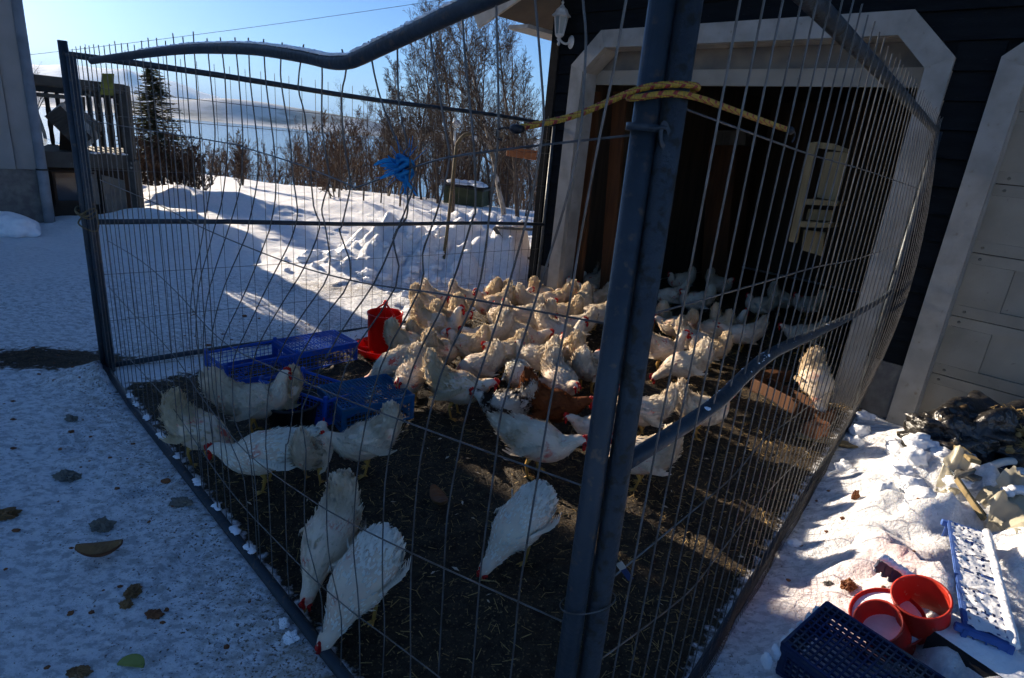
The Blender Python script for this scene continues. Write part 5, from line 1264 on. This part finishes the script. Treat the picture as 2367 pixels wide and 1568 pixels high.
# ------------------------------------------------------------------ red feeders
def feeder(loc, R, s, label, m='red_plastic', tray_side=True, handle=True, lab=False, group=None, snowfill=False, hopper_h=.30, tray_off=Vector((0, 0, 0)), RT2=None):
    f = tag(empty('feeder', loc), label, 'poultry feeder', group); loc = Vector(loc)
    r = .135 * s; RR = R; hh = hopper_h * s
    MB().lathe([(r * .92, .045 * s), (r * .94, .05 * s), (r, .05 * s + hh), (r * 1.05, .052 * s + hh), (r * 1.05, .062 * s + hh), (r * .97, .062 * s + hh), (r * .96, .05 * s + hh), (r * .90, .055 * s), (r * .9, .045 * s)], 36, loc, RR).build('hopper', m, f, smooth=True)
    if tray_side:
        R2 = RT2 or R; tl = loc + tray_off
        MB().lathe([(rr_ * (1 if not snowfill else .82), zz_) for rr_, zz_ in ((0, .010 * s), (r * 1.2, .008 * s), (r * 1.58, .045 * s), (r * 1.68, .085 * s), (r * 1.74, .088 * s), (r * 1.66, .095 * s), (r * 1.55, .06 * s), (r * 1.15, .022 * s), (r * .5, .03 * s), (0, .05 * s))], 40, tl, R2).build('tray', m, f, smooth=True)
        if not snowfill:
            for k in range(8):
                a = PI / 4 * k + .2; q = lambda rr, zz: tl + R2 @ Vector((rr * math.cos(a), rr * math.sin(a), zz)); MB().beam(q(r * .9, .05 * s), q(r * 1.6, .062 * s), .006, .045 * s).build('fin', m, f)
        else:
            MB().lathe([(0, .085 * s), (r * .8, .082 * s), (r * 1.22, .078 * s), (r * 1.32, .070 * s)], 30, tl, R2).build('snow_fill', 'snow', f, smooth=True)
    if handle:
        zt = .058 * s + hh; q = lambda x, z_, y=0: loc + RR @ Vector((x, y, z_))
        MB().tube(smooth_path([q(-r * .98, zt - .01), q(-r * .5, zt + .038 * s), q(-r * .10, zt + .070 * s), q(r * .10, zt + .070 * s), q(r * .5, zt + .038 * s), q(r * .98, zt - .01)], 4), .008 * s, 8).build('handle', m, f, smooth=True)
        MB().lathe([(.010 * s, zt + .065 * s), (.018 * s, zt + .072 * s), (.020 * s, zt + .088 * s), (.012 * s, zt + .102 * s), (.004 * s, zt + .088 * s), (.010 * s, zt + .065 * s)], 12, loc, RR).build('hook', m, f, smooth=True)
        MB().tube([q(0, .02 * s), q(0, zt + .07 * s)], .006 * s, 6).build('rod', m, f)
    if lab:
        a = math.radians(238); q = lambda da, z_: loc + RR @ Vector(((r * 1.003) * math.cos(a + da), (r * 1.003) * math.sin(a + da), z_))
        MB().add([q(-.1, .235 * s), q(.1, .235 * s), q(.1, .275 * s), q(-.1, .275 * s)], [(0, 1, 2, 3)]).build('label', 'white_paint', f)
        q = lambda da, z_: loc + RR @ Vector(((r * 1.008) * math.cos(a + da), (r * 1.008) * math.sin(a + da), z_))
        MB().add([q(-.085, .240 * s), q(.0, .240 * s), q(.0, .262 * s), q(-.085, .262 * s)], [(0, 1, 2, 3)]).build('label_print', 'blue_plastic', f)
    return f
FP = G(888, 822); feeder(FP, rot(-40), .98, 'clean red hanging feeder with a tray standing at the pen edge', lab=True)

# ------------------------------------------------------------------ rubbish on the right hand bank
def onb(x, y, dz=0.0): p = gpt(x, y); return p + Vector((0, 0, dz))
p = onb(2150, 1450, .0); feeder(p + Vector((-.02, 0, -.02)), rot(0, 10, -24) , .62, 'larger worn red feeder tub half full of snow on the bank', 'red_worn', True, False, snowfill=True, hopper_h=.24, tray_off=Vector((-.10, .03, -.02)))
p = G(2070, 1494, .14); feeder(p, rot(0, 12, -42), .56, 'smaller worn red feeder tub tipped over behind the dark crate', 'red_worn', False, False, hopper_h=.24)
# snowy blue crate standing on its long side
a, b, c_, d_ = (G(x, y, .34) for x, y in ((2170, 1222), (2242, 1212), (2292, 1482), (2204, 1462)))
lx = ((d_ + c_) / 2 - (a + b) / 2); ll = lx.length; lx.normalize(); wx = Vector((lx.y, -lx.x, 0)) * -1
wx = wx if wx.dot(b - a) > 0 else -wx
Rb = Matrix((lx, Vector((0, 0, 1)), wx)).transposed()
cc = (a + b + c_ + d_) / 4 + Vector((.055, .0, 0)); w0 = abs((b - a).dot(wx)) * 1.08
cr1, T1 = crate('plastic_crate', Vector((cc.x, cc.y, .34 - .15)) + wx * (w0 * .5), (ll, .30, w0 * 1.05), Matrix((lx, Vector((0, 0, 1)), -wx)).transposed(), 'pale_blue_plastic', 'snow covered blue crate standing on its long side beside the red tubs', None, cell=.030, bar=.0045)
mb = MB()
random.seed(31)
nu, nv = 64, 15; vs = []; fs = []
for i in range(nu + 1):
    for j in range(nv + 1):
        q = cc + lx * (ll * (i / nu - .5)) + wx * (w0 * (j / nv - .5) * .96)
        vs.append((q.x + .004 * NF(i * .5, j * .5, 1, 2), q.y + .004 * NF(i * .5, j * .5, 1, 7), .343 + .012 * abs(NF(q.x, q.y, 26, 3)) + .008 * abs(NF(q.x, q.y, 60, 5))))
for i in range(nu):
    for j in range(nv):
        u_ = (i + .5) / nu
        if abs((u_ * 6 + .5) % 1 - .5) < .055 and random.random() < .9: continue
        if i % 3 == 1 and j % 3 == 1 and NF(i * .12, j * .2, 1, 11) > -.12: continue
        if NF(i * .3, j * .3, 1, 21) > .55: continue
        a = i * (nv + 1) + j; fs.append((a, a + nv + 1, a + nv + 2, a + 1))
mb.add(vs, fs)
mb.tube([cc + lx * (ll * (i / 24 - .5)) + wx * (w0 * .5) + Vector((0, 0, .006 + .003 * random.random())) for i in range(25)], [.013 + .004 * random.random() for i in range(25)], 8)
for i in range(150):
    q = cc + lx * (ll * random.uniform(-.5, .5)) + wx * (w0 * .5 + .012); mb.blob((q.x, q.y, .34 - .28 * random.random()), (.014, .006, .012), .4, 4, i, 1)
o = mb.build('snow_cover', 'snow', cr1, smooth=True); o['kind'] = 'stuff'
# dark crate in the corner, tilted so its mesh bottom faces up
a, b = G(1912, 1392, .26), G(2215, 1590, .26); c_ = G(1850, 1580, .20)
lx = (b - a).normalized(); wy = (c_ - a); wy = (wy - lx * wy.dot(lx)).normalized(); wz = lx.cross(wy); wz = wz if wz.z > 0 else -wz
yl_ = (-wz).cross(lx)
R3 = Matrix((lx, yl_, -wz)).transposed(); pc0 = a + lx * .30 + wy * .135
cr2, T2 = crate('plastic_crate', pc0, (.60, .27, .14), R3, 'navy_plastic', 'dark navy mesh crate upside down in the bottom right corner', None, cell=.021, bar=.0052)
mb = MB()
for i in range(7): mb.blob(a + lx * -.012 + wy * (.03 + .05 * i) - wz * .05, (.014, .020, .030), .4, 5, i, 2)
o = mb.build('snow_cover', 'snow', cr2, smooth=True); o['kind'] = 'stuff'
# black box with a flat snow top
q = [G(x, y, .30) for x, y in ((2152, 1449), (2206, 1414), (2400, 1528), (2400, 1690))]
q[2] = q[1] + (q[2] - q[1]).normalized() * .52; e_ = (q[1] - q[0]); q[3] = q[2] - e_ * 1.25; 
bx = tag(empty('black_box', Vector((q[0].x, q[0].y, .05))), 'black box with a smooth snow topped lid in the right corner', 'box')
MB().prism([v - Vector((0, 0, .26)) for v in q], (0, 0, .25)).build('carton', 'black', bx)
sm = MB(); n1_, n2_ = 16, 8; vs = []
for i in range(n1_ + 1):
    for j in range(n2_ + 1):
        u_, v_ = i / n1_, j / n2_; pp = q[0] * (1 - u_) * (1 - v_) + q[1] * (1 - u_) * v_ + q[3] * u_ * (1 - v_) + q[2] * u_ * v_
        ed = min(u_, 1 - u_) * n1_ * .5 , min(v_, 1 - v_) * n2_ * .5
        vs.append(pp + Vector((0, 0, -.008 + .022 * min(1, ed[0]) * min(1, ed[1]) + .004 * NF(pp.x, pp.y, 18))))
sm.add(vs, [(i * (n2_ + 1) + j, (i + 1) * (n2_ + 1) + j, (i + 1) * (n2_ + 1) + j + 1, i * (n2_ + 1) + j + 1) for i in range(n1_) for j in range(n2_)])
sm.build('snow_lid', 'snow', bx, smooth=True)
# flat dark blue crate scrap under snow
p = onb(2078, 1345); sc = tag(empty('crate_scrap', p), 'broken dark blue crate side lying half under snow', 'crate piece')
d_ = (gpt(2118, 1378) - gpt(2040, 1325)).normalized()
MB().beam(p - d_ * .09 + Vector((0, 0, .02)), p + d_ * .09 + Vector((0, 0, .02)), .012, .05).build('side', 'navy_plastic', sc)
mb = MB()
for i in range(7): mb.beam(p - d_ * (.085 - .028 * i) + Vector((0, 0, -.02)), p - d_ * (.085 - .028 * i) + Vector((0, 0, .03)), .018, .01)
mb.build('ribs', 'navy_plastic', sc)
mb = MB()
for i in range(9): mb.blob(p + d_ * (.02 * i - .08) + Vector((0, 0, .05)), (.022, .016, .012), .4, 4, i, 1)
mb.build('snow_cover', 'snow', sc, smooth=True)['kind'] = 'stuff'
# bag of litter, planks, pipe, plastic sheet
random.seed(41)
p = gpt(2290, 1062); bgp = p
bag = tag(empty('rubbish_bag', p), 'torn black rubbish bag with spilled straw by the closed garage door', 'rubbish bag')
mb = MB(); mb.blob(p + Vector((.10, .16, .06)), (.40, .24, .20), .55, 2.6, 3, 4); mb.blob(p + Vector((-.18, .10, .05)), (.22, .16, .15), .6, 3.4, 8, 3); mb.build('plastic', 'bag', bag, smooth=True)
mb = MB()
for i in range(280):
    q = p + Vector((random.gauss(.20, .13), random.gauss(.06, .09), 0)); q.z = p.z + .08 + .16 * math.exp(-((q.x - p.x - .1) ** 2 / .08 + (q.y - p.y - .12) ** 2 / .03)) + random.uniform(-.01, .03)
    dv = Vector((random.gauss(0, 1), random.gauss(0, 1), random.gauss(0, .5))).normalized() * random.uniform(.012, .04); mb.tube([q - dv, q + dv], random.uniform(.0012, .0026), 3, False)
for i in range(60):
    q = p + Vector((random.gauss(.16, .14), random.gauss(.05, .08), .12 + random.uniform(-.03, .08))); mb.blob(q, random.uniform(.012, .03), .6, 4, i, 1)
o = mb.build('straw_litter', 'straw', bag); o['kind'] = 'stuff'
def stick(name, m, a, b, wd, ht, label, cat, dz=.02):
    a, b = onb(*a) + Vector((0, 0, dz)), onb(*b) + Vector((0, 0, dz)); o = MB().beam(a, b, wd, ht, bev=.004).build(name, m, org=a); tag(o, label, cat); return o
stick('loose_board', 'grey_wood', (2222, 1120), (2420, 1092), .09, .022, 'weathered plank lying under the white pipe at right', 'plank', .05)
stick('loose_board', 'pale_wood', (2200, 1042), (2248, 1084), .05, .02, 'short pale board end leaning by the rubbish bag', 'board', .04)
MB_ = smooth_path([onb(2230, 1128) + Vector((0, 0, .05)), onb(2262, 1116) + Vector((0, 0, .07)), onb(2302, 1102) + Vector((0, 0, .085)), onb(2345, 1098) + Vector((0, 0, .085)), onb(2420, 1100) + Vector((0, 0, .08))], 4)
tag(MB().tube(MB_, .020, 12).build('plastic_pipe', 'pvc_white', smooth=True, org=MB_[0]), 'white plastic pipe lying across the rubbish at right edge', 'pipe')
wfq = [onb(x, y) for x, y in ((2196, 1150), (2270, 1214))]
wfr = tag(empty('loose_wood_frame', wfq[0]), 'yellowish wooden frame corner sticking out of the snow', 'window')  # plain wooden frame; reading it as a window is made up
MB().beam(wfq[0] + Vector((0, 0, .10)), wfq[1] + Vector((0, 0, .03)), .018, .028, bev=.003).build('long_bar', 'pale_wood', wfr)
MB().beam(wfq[0] + Vector((.01, .02, .10)), onb(2262, 1118) + Vector((0, 0, .10)), .018, .026, bev=.003).build('short_bar', 'grey_wood', wfr)
MB().prism([wfq[0] + Vector((.03, .03, .085)), wfq[1] + Vector((.03, .03, .03)), wfq[1] + Vector((.05, .12, .03)), wfq[0] + Vector((.05, .12, .085))], (0, 0, .008)).build('glass_pane', 'glass_dark', wfr)
def sheet(name, corners, m, label, cat, amp, seed, n=30, fold=7.0):
    a, b, c, d = corners; vs = []
    for i in range(n + 1):
        for j in range(n + 1):
            u_, v_ = i / n, j / n; q = a * (1 - u_) * (1 - v_) + b * u_ * (1 - v_) + c * u_ * v_ + d * (1 - u_) * v_
            f_ = NF(q.x, q.y, fold, seed) + .6 * abs(NF(u_ * 2, v_ * 9, 1.0, seed + 3)) + .4 * NF(q.x, q.y, fold * 2.5, seed + 1)
            z_ = gz(q.x, q.y) + .018 + amp * max(-.25, f_); vs.append((q.x + .02 * NF(u_ * 6, v_ * 6, 1, seed), q.y, z_))
    o = MB().add(vs, [(i * (n + 1) + j, (i + 1) * (n + 1) + j, (i + 1) * (n + 1) + j + 1, i * (n + 1) + j + 1) for i in range(n) for j in range(n)]).build(name, m, smooth=True, org=a)
    return tag(o, label, cat)
sheet('plastic_sheet', [G(x, y, .12) for x, y in ((2228, 1212), (2430, 1140), (2480, 1395), (2338, 1402))], 'plastic_sheet', 'crumpled translucent plastic sheet behind the snowy crate', 'plastic sheet', .085, 3, 30, 4.5)
sheet('plastic_sheet', [G(x, y, .12) for x, y in ((2140, 1158), (2200, 1140), (2205, 1200), (2150, 1196))], 'plastic_sheet', 'small torn plastic sheet folded round the wooden frame end', 'plastic sheet', .06, 9, 16, 12)
p = onb(2352, 1178); pt = tag(empty('pot_shard', p), 'curved black broken pot at the right edge under snow', 'pot'); R_ = rot(20, -70)
vs = []; 
for i in range(17):
    for j in range(5): a_ = PI * (.1 + .8 * i / 16); r_ = .14 + .02 * j / 4; vs.append(p + R_ @ Vector((r_ * math.cos(a_), r_ * math.sin(a_), .05 * j)))
shl = MB(); shl.add(vs + [v * 1 + (v - p).normalized() * .006 for v in vs], [(i * 5 + j, i * 5 + j + 1, (i + 1) * 5 + j + 1, (i + 1) * 5 + j) for i in range(16) for j in range(4)] + [(85 + i * 5 + j, 85 + (i + 1) * 5 + j, 85 + (i + 1) * 5 + j + 1, 85 + i * 5 + j + 1) for i in range(16) for j in range(4)])
shl.build('wall', 'black', pt, smooth=True)
mb = MB()
for i in range(8): mb.blob(p + Vector((-.10 + .035 * i, -.02, .10 + .02 * math.sin(i))), (.035, .03, .022), .3, 4, i, 1)
mb.build('snow_cover', 'snow', pt, smooth=True)['kind'] = 'stuff'
p = onb(2298, 1083); mb = MB()
for k in range(7): q = p + Vector((random.gauss(0, .03), random.gauss(0, .02), .02)); mb.add([q, q + Vector((.02, .01, .02)), q + Vector((.03, -.01, .035)), q + Vector((.0, -.02, .02))], [(0, 1, 2, 3)])
tag(mb.build('blue_scrap', 'blue_plastic', org=p), 'scrap of bright blue plastic film below the rubbish bag', 'plastic scrap')

# ------------------------------------------------------------------ trough, brick, ball in the pen
tp_ = [G(1752, 905), G(1905, 985)]; td = (tp_[1] - tp_[0]); tl_ = td.length; td.normalize(); tn = Vector((-td.y, td.x, 0)); tr_ = tag(empty('feed_trough', tp_[0]), 'long orange brown wooden feed trough on the pen floor at right', 'trough')
for s_, nm in ((-.075, 'side_board'), (.075, 'side_board')): MB().beam(tp_[0] + tn * s_ + Vector((0, 0, .06)), tp_[1] + tn * s_ + Vector((0, 0, .06)), .02, .11, bev=.003).build(nm, 'orange_wood', tr_)
MB().beam(tp_[0] + Vector((0, 0, .012)), tp_[1] + Vector((0, 0, .012)), .13, .02).build('bottom_board', 'orange_wood', tr_)
for q in tp_: MB().beam(q - tn * .085 + Vector((0, 0, .055)), q + tn * .085 + Vector((0, 0, .055)), .02, .105, bev=.003).build('end_board', 'orange_wood', tr_)
a = G(1738, 892); b = G(1815, 878)
tag(MB().beam(a + Vector((0, 0, .05)), b + Vector((0, 0, .05)), .09, .10, bev=.006).build('wooden_block', 'orange_wood', org=a), 'orange lit wooden block behind the trough by the rail', 'block')
p = G(1733, 862); tag(MB().blob(p + Vector((0, 0, .04)), .042, .12, 2, 3, 3).build('bread_roll', 'bread', smooth=True, org=p), 'round brown bread roll on the pen floor left of the trough', 'bread')
p = G(1882, 1010); tag(MB().box(p + Vector((0, 0, .055)), (.16, .10, .11), rot(35), .012).build('clay_brick', 'brick_clay', org=p), 'single reddish brick on the pen floor near the far right corner', 'brick')
p = G(1895, 1020); tag(MB().beam(p + Vector((-.14, .03, .012)), p + Vector((.22, -.05, .012)), .07, .018, bev=.003).build('loose_board', 'pale_wood', org=p), 'flat pale board under the reddish brick', 'board')

# ------------------------------------------------------------------ bread crusts and scraps on the snow
def scrap(x, y, r, m, label, cat='bread', sq=(1, .7, .5), seed=0, rz=0.0):
    p = gpt(x, y); mb = MB(); ico = ico_sphere(3); R_ = Matrix.Rotation(rz, 3, 'Z'); vs = []
    r *= .78
    for v in ico[0]:
        k = 1 + .5 * noise.noise(v * 1.9 + Vector((seed * 3.3, 0, seed))) + .3 * noise.noise(v * 5 + Vector((seed, 2, 0))) + .14 * noise.noise(v * 11 + Vector((seed, 2, 4)))
        vs.append(R_ @ Vector((v.x * r * sq[0] * k, v.y * r * sq[1] * k, max(-.25, v.z) * r * sq[2] * 1.35 * k)) + p + Vector((0, 0, r * sq[2] * .3)))
    mb.add(vs, ico[1]); return tag(mb.build(name_of(cat, label), m, smooth=False, org=p), label, cat)
def name_of(cat, label): return 'bread_scrap' if cat == 'bread' else ('snow_lump' if cat == 'snow lump' else 'food_scrap')
def loaf(x, y, ln, label, rz, m1='crust', m2='bread'):
    p = gpt(x, y); e = tag(empty('bread_loaf', p), label, 'bread'); R_ = Matrix.Rotation(rz, 3, 'Z'); n_ = 14; vs = []
    for i in range(n_ + 1):
        t = i / n_; wd = ln * .25 * math.sin(PI * (.06 + .88 * t)) ** .6; x_ = (t - .5) * ln
        for j in range(7): a_ = PI + PI * j / 6; vs.append(p + R_ @ Vector((x_, wd * math.cos(a_), .045 + wd * .8 * math.sin(a_) + .02 * (2 * t - 1) ** 2)))
    cr_ = MB(); cr_.add(vs, [(i * 7 + j, i * 7 + j + 1, (i + 1) * 7 + j + 1, (i + 1) * 7 + j) for i in range(n_) for j in range(6)] + [tuple(range(7)), tuple(range(n_ * 7 + 6, n_ * 7 - 1, -1))]); cr_.build('crust', m1, e, smooth=True)
    tp2 = [vs[i * 7] for i in range(n_ + 1)], [vs[i * 7 + 6] for i in range(n_ + 1)]; cm = MB(); vv = []
    for l_, r_ in zip(*tp2): vv += [l_ + Vector((0, 0, .002)), (l_ + r_) / 2 + Vector((0, 0, .006 + .008 * random.random())), r_ + Vector((0, 0, .002))]
    cm.add(vv, [(i * 3 + j, (i + 1) * 3 + j, (i + 1) * 3 + j + 1, i * 3 + j + 1) for i in range(n_) for j in range(2)]); cm.build('crumb', m2, e)
loaf(234, 1290, .155, 'largest bread crust with hollowed top on the shaded snow', .35)
scrap(165, 972, .038, 'grey_wood', 'small dark frozen lump farthest up the shaded snow', 'food scrap', (1, .7, .6), 1)
scrap(156, 1105, .058, 'grey_board', 'grey mouldy bread lump left of the fence rail', 'bread', (1.1, .7, .5), 2)
scrap(8, 1195, .055, 'bread', 'bread piece at the left picture edge', 'bread', (1.2, .7, .4), 3, .5)
scrap(234, 1222, .050, 'grey_board', 'frosted round bread lump right above the largest crust', 'bread', (1.1, .75, .7), 4)
scrap(308, 1372, .036, 'bread', 'crumbly bread chunk below the largest crust', 'bread', (.9, 1.1, .5), 5)
scrap(292, 1400, .026, 'bread', 'small crumb touching the crumbly bread chunk', 'bread', (1.1, .8, .5), 6)
scrap(357, 1422, .030, 'crust', 'dark bread crumb to the right of the crumbly chunk', 'bread', (1.2, .8, .4), 7)
scrap(186, 1556, .034, 'bread', 'bread crumb at the bottom edge left of the lime', 'bread', (1.2, .8, .4), 8)
scrap(418, 1165, .045, 'grey_board', 'half buried grey lump beside the bottom fence rail', 'food scrap', (1.3, .8, .4), 9)
scrap(657, 1447, .022, 'snow', 'smaller snow lump by the near bottom rail', 'snow lump', (1, .8, 1.2), 10)
scrap(674, 1478, .030, 'snow', 'larger angular snow lump by the near bottom rail', 'snow lump', (1.1, .9, .8), 11)
scrap(1976, 1152, .030, 'crust', 'brown crust piece on the bank beside a snow ball', 'bread', (.7, .6, 1.2), 12)
scrap(1985, 1305, .036, 'grey_wood', 'dark bread lump in the middle of the right bank', 'bread', (1, .8, .6), 13)
scrap(1960, 1358, .034, 'crust', 'brown crust with shadow above the dark navy crate', 'bread', (1, .8, .7), 14)
scrap(1918, 1352, .026, 'grey_wood', 'flat dark crumb left of the brown crust on the bank', 'bread', (1.2, .7, .4), 15)
scrap(2130, 1320, .022, 'bread', 'pale crumb lying right above the red tubs', 'bread', (1, .8, .6), 16)
loaf(1013, 1168, .15, 'bread heel lying alone on the dark pen floor', 2.1, 'bread', 'crust')
p = gpt(302, 1545); lm = tag(empty('lime_slice', p), 'pale green lime slice at the bottom edge of the snow', 'fruit slice')
hp_ = [Vector((.042 * math.cos(PI * k / 10), .034 * math.sin(PI * k / 10), .006 + .010 * math.sin(PI * k / 10))) + p for k in range(11)]
MB().prism(hp_, (0, 0, .008)).build('rind', 'lime', lm)
MB().prism([p + (v - p) * .82 + Vector((0, 0, .0085)) for v in hp_], (0, 0, .003)).build('flesh', 'lime', lm)
# loose litter: straw and grit over the pen floor, crumbs over the snow, snow chunks on the banks
random.seed(55)
mb = MB(); n_ = 0
while n_ < 7600:
    x, y = random.uniform(-2.4, 3.4), random.uniform(1.0, 7.2)
    if not inpen(x, y) or pend(x, y) < .05: continue
    if random.random() < .35 * (y / 7) or (x < .4 and random.random() < .4): continue  # denser straw to the right also stands in for golden sun patches
    dv = Vector((random.gauss(0, 1), random.gauss(0, 1), random.gauss(0, .25))).normalized() * random.uniform(.006, .026); q = Vector((x, y, gz(x, y) + .006 + .006 * random.random()))
    mb.tube([q - dv, q + dv], random.uniform(.0008, .0018), 3, False); n_ += 1
fb = MB(); n_ = 0
while n_ < 240:
    x, y = random.uniform(-2.4, 3.0), random.uniform(1.0, 7.0)
    if not inpen(x, y) or pend(x, y) < .05: continue
    n_ += 1; a_ = random.uniform(0, 2 * PI); d_ = Vector((math.cos(a_), math.sin(a_), 0)); s_ = Vector((-d_.y, d_.x, 0)); l_ = random.uniform(.008, .022); q = Vector((x, y, gz(x, y) + .010))
    fb.add([q - d_ * l_, q + s_ * l_ * .3 + Vector((0, 0, .004)), q + d_ * l_, q - s_ * l_ * .3], [(0, 1, 2, 3)])
tag(fb.build('loose_feathers', 'feather_white'), 'small white feathers shed over the pen floor', kind='stuff')
tag(mb.build('straw_litter', 'straw'), 'scattered straw and chaff over the dark pen floor', kind='stuff')
mb = MB()
for i in range(520):
    x, y = random.uniform(-3.4, 1.9), random.uniform(.8, 5.2)
    if inpen(x, y): continue
    if x > .7 and rightbank(x, y)[0] < 0: continue
    dns = math.exp(-abs(pend(x, y)) * .8)
    if random.random() > dns + .15: continue
    r = random.uniform(.003, .011) * (1 if random.random() < .9 else 1.8); mb.blob((x, y, gz(x, y) + r * .2), (r * random.uniform(.8, 1.6), r, r * .5), .5, 3, i, 1)
tag(mb.build('crumb_litter', 'crust'), 'bread crumbs and grit strewn over the trodden snow', kind='stuff')
mb = MB()
for i in range(210):
    if i < 85:
        u_, d_ = random.uniform(1.0, 4.2), random.uniform(.03, 1.5); q = B0 + eB * u_ + nB * d_
    elif i < 190: q = Vector((random.gauss(-1.0, .8), random.gauss(7.15, .45), 0))
    else: q = Vector((random.gauss(-1.2, 1.2), random.gauss(13.4, .4), 0))
    if inpen(q.x, q.y) or (q - WP).dot(WN) < .12 or (i < 85 and q.y < 2.35 and q.x > .95) or (i >= 85 and i < 190 and segd(q.x, q.y, L0, C1) < .15): continue
    r = random.uniform(.02, .075); mb.blob((q.x, q.y, gz(q.x, q.y) + r * .25), (r * random.uniform(.8, 1.3), r, r * random.uniform(.6, .9)), .55, 2.2, i, 2)
tag(mb.build('snow_clods', 'snow', smooth=True), 'broken snow clods over the ploughed banks', kind='stuff')
p = gpt(12, 545); tag(MB().blob(p + Vector((.0, .1, .10)), (.32, .2, .17), .35, 2, 5, 3).build('snow_lump', 'snow', smooth=True, org=p), 'big rounded snow lump at the foot of the grey house', 'snow lump')

# ------------------------------------------------------------------ yard things behind the pen
hp0 = gpt(1025, 592); ds = math.hypot(hp0.x, hp0.y)
pts = [hp0 - Vector((0, 0, .1))] + [AT(x, y, ds) for x, y in ((1040, 480), (1054, 350), (1060, 328), (1072, 314), (1086, 310), (1097, 314))]
bp_ = tag(empty('bent_pole', hp0), 'rusty metal pole with a hooked top stuck in the snow', 'pole')
MB().tube(smooth_path(pts, 5), .020, 10).build('shaft', 'rope_dirty', bp_, smooth=True)
MB().lathe([(.022, 0), (.024, .005), (.024, .03), (.022, .035)], 12, pts[-1] + Vector((-.01, 0, -.02)), rot(0, 0, 100)).build('end_sleeve', 'pvc_white', bp_, smooth=True)
q0 = gpt(1048, 480); dq = math.hypot(q0.x, q0.y); lpole = tag(empty('yard_pole', q0), 'pale pole with a small round cap behind the bent pole', 'pole')
MB().tube([q0 - Vector((0, 0, .1)), AT(1052, 272, dq)], .03, 8).build('shaft', 'pvc_white', lpole, smooth=True)
MB().lathe([(0, 0), (.10, .01), (.11, .03), (.05, .05), (0, .055)], 16, AT(1056, 287, dq - .1), rot(0, 80)).build('cap', 'pvc_white', lpole, smooth=True)
# green trailer box under snow
g0 = gpt(1068, 474); tr2 = tag(empty('green_trailer', g0), 'small green covered trailer with snow on its roof among the birches', 'trailer')
ex = Vector((.97, -.24, 0)); ey_ = Vector((.24, .97, 0)); hB_ = 1.25
MB().prism([g0 - ex * .62, g0 + ex * .62, g0 + ex * .62 + ey_ * 1.1, g0 - ex * .62 + ey_ * 1.1], (0, 0, .52)).build('body', 'tarp_green', tr2)
MB().prism([g0 - ex * .68 + Vector((0, 0, .52)), g0 + ex * .68 + Vector((0, 0, .46)), g0 + ex * .68 + ey_ * 1.15 + Vector((0, 0, .5)), g0 - ex * .68 + ey_ * 1.15 + Vector((0, 0, .58))], (0, 0, .05)).build('lid', 'black', tr2)
mb = MB(); 
for i in range(12): mb.blob(g0 + ex * (-.6 + .1 * i) + ey_ * random.uniform(.1, .9) + Vector((0, 0, .60)), (.22, .22, .10), .2, 2, i, 2, .3)
mb.build('snow_cover', 'snow', tr2, smooth=True)['kind'] = 'stuff'
for k in (-.4, .4): MB().beam(g0 + ex * k - ey_ * .012, g0 + ex * (k + .05) - ey_ * .012 + Vector((0, 0, .5)), .03, .012).build('strap', 'black', tr2)
# hanging board and wooden frame beside the garage corner
bd = AT(1205, 354, 9.0); tag(MB().beam(AT(1172, 350, 9.0), AT(1240, 360, 8.8), .03, .13, bev=.004).build('hanging_board', 'crust', org=bd), 'short brown board hung among the branches left of the garage corner', 'board')
fp_ = [AT(x, y, 7.3) for x, y in ((1142, 526), (1190, 598), (1238, 597), (1236, 531))]
wfm = tag(empty('sledge_frame', fp_[1]), 'grey wooden frame leaning on the garage corner over the snow bank', 'wooden frame')
MB().beam(fp_[0], fp_[1], .05, .045, bev=.005).build('slanted_bar', 'grey_wood', wfm); MB().beam(fp_[1], fp_[2], .05, .03, bev=.005).build('lower_bar', 'grey_wood', wfm); MB().beam(fp_[0], fp_[3], .05, .03, bev=.005).build('upper_bar', 'grey_wood', wfm)
for x, y, h_, lb in ((840, 466, .28, 'leftmost thin wooden stake in the bright snow field'), (880, 470, .22, 'shortest thin wooden stake, second from left in the snow field'), (985, 462, .3, 'thin wooden stake just left of the green trailer'), (1215, 500, .3, 'thin wooden stake near the garage corner in the snow')):
    q = gpt(x, y); tag(MB().tube([q - Vector((0, 0, .05)), q + Vector((.02, 0, h_ * 1.3))], [.022, .018], 6).build('fence_stake', 'twig', org=q), lb, 'stake', 'stakes in the snow field')
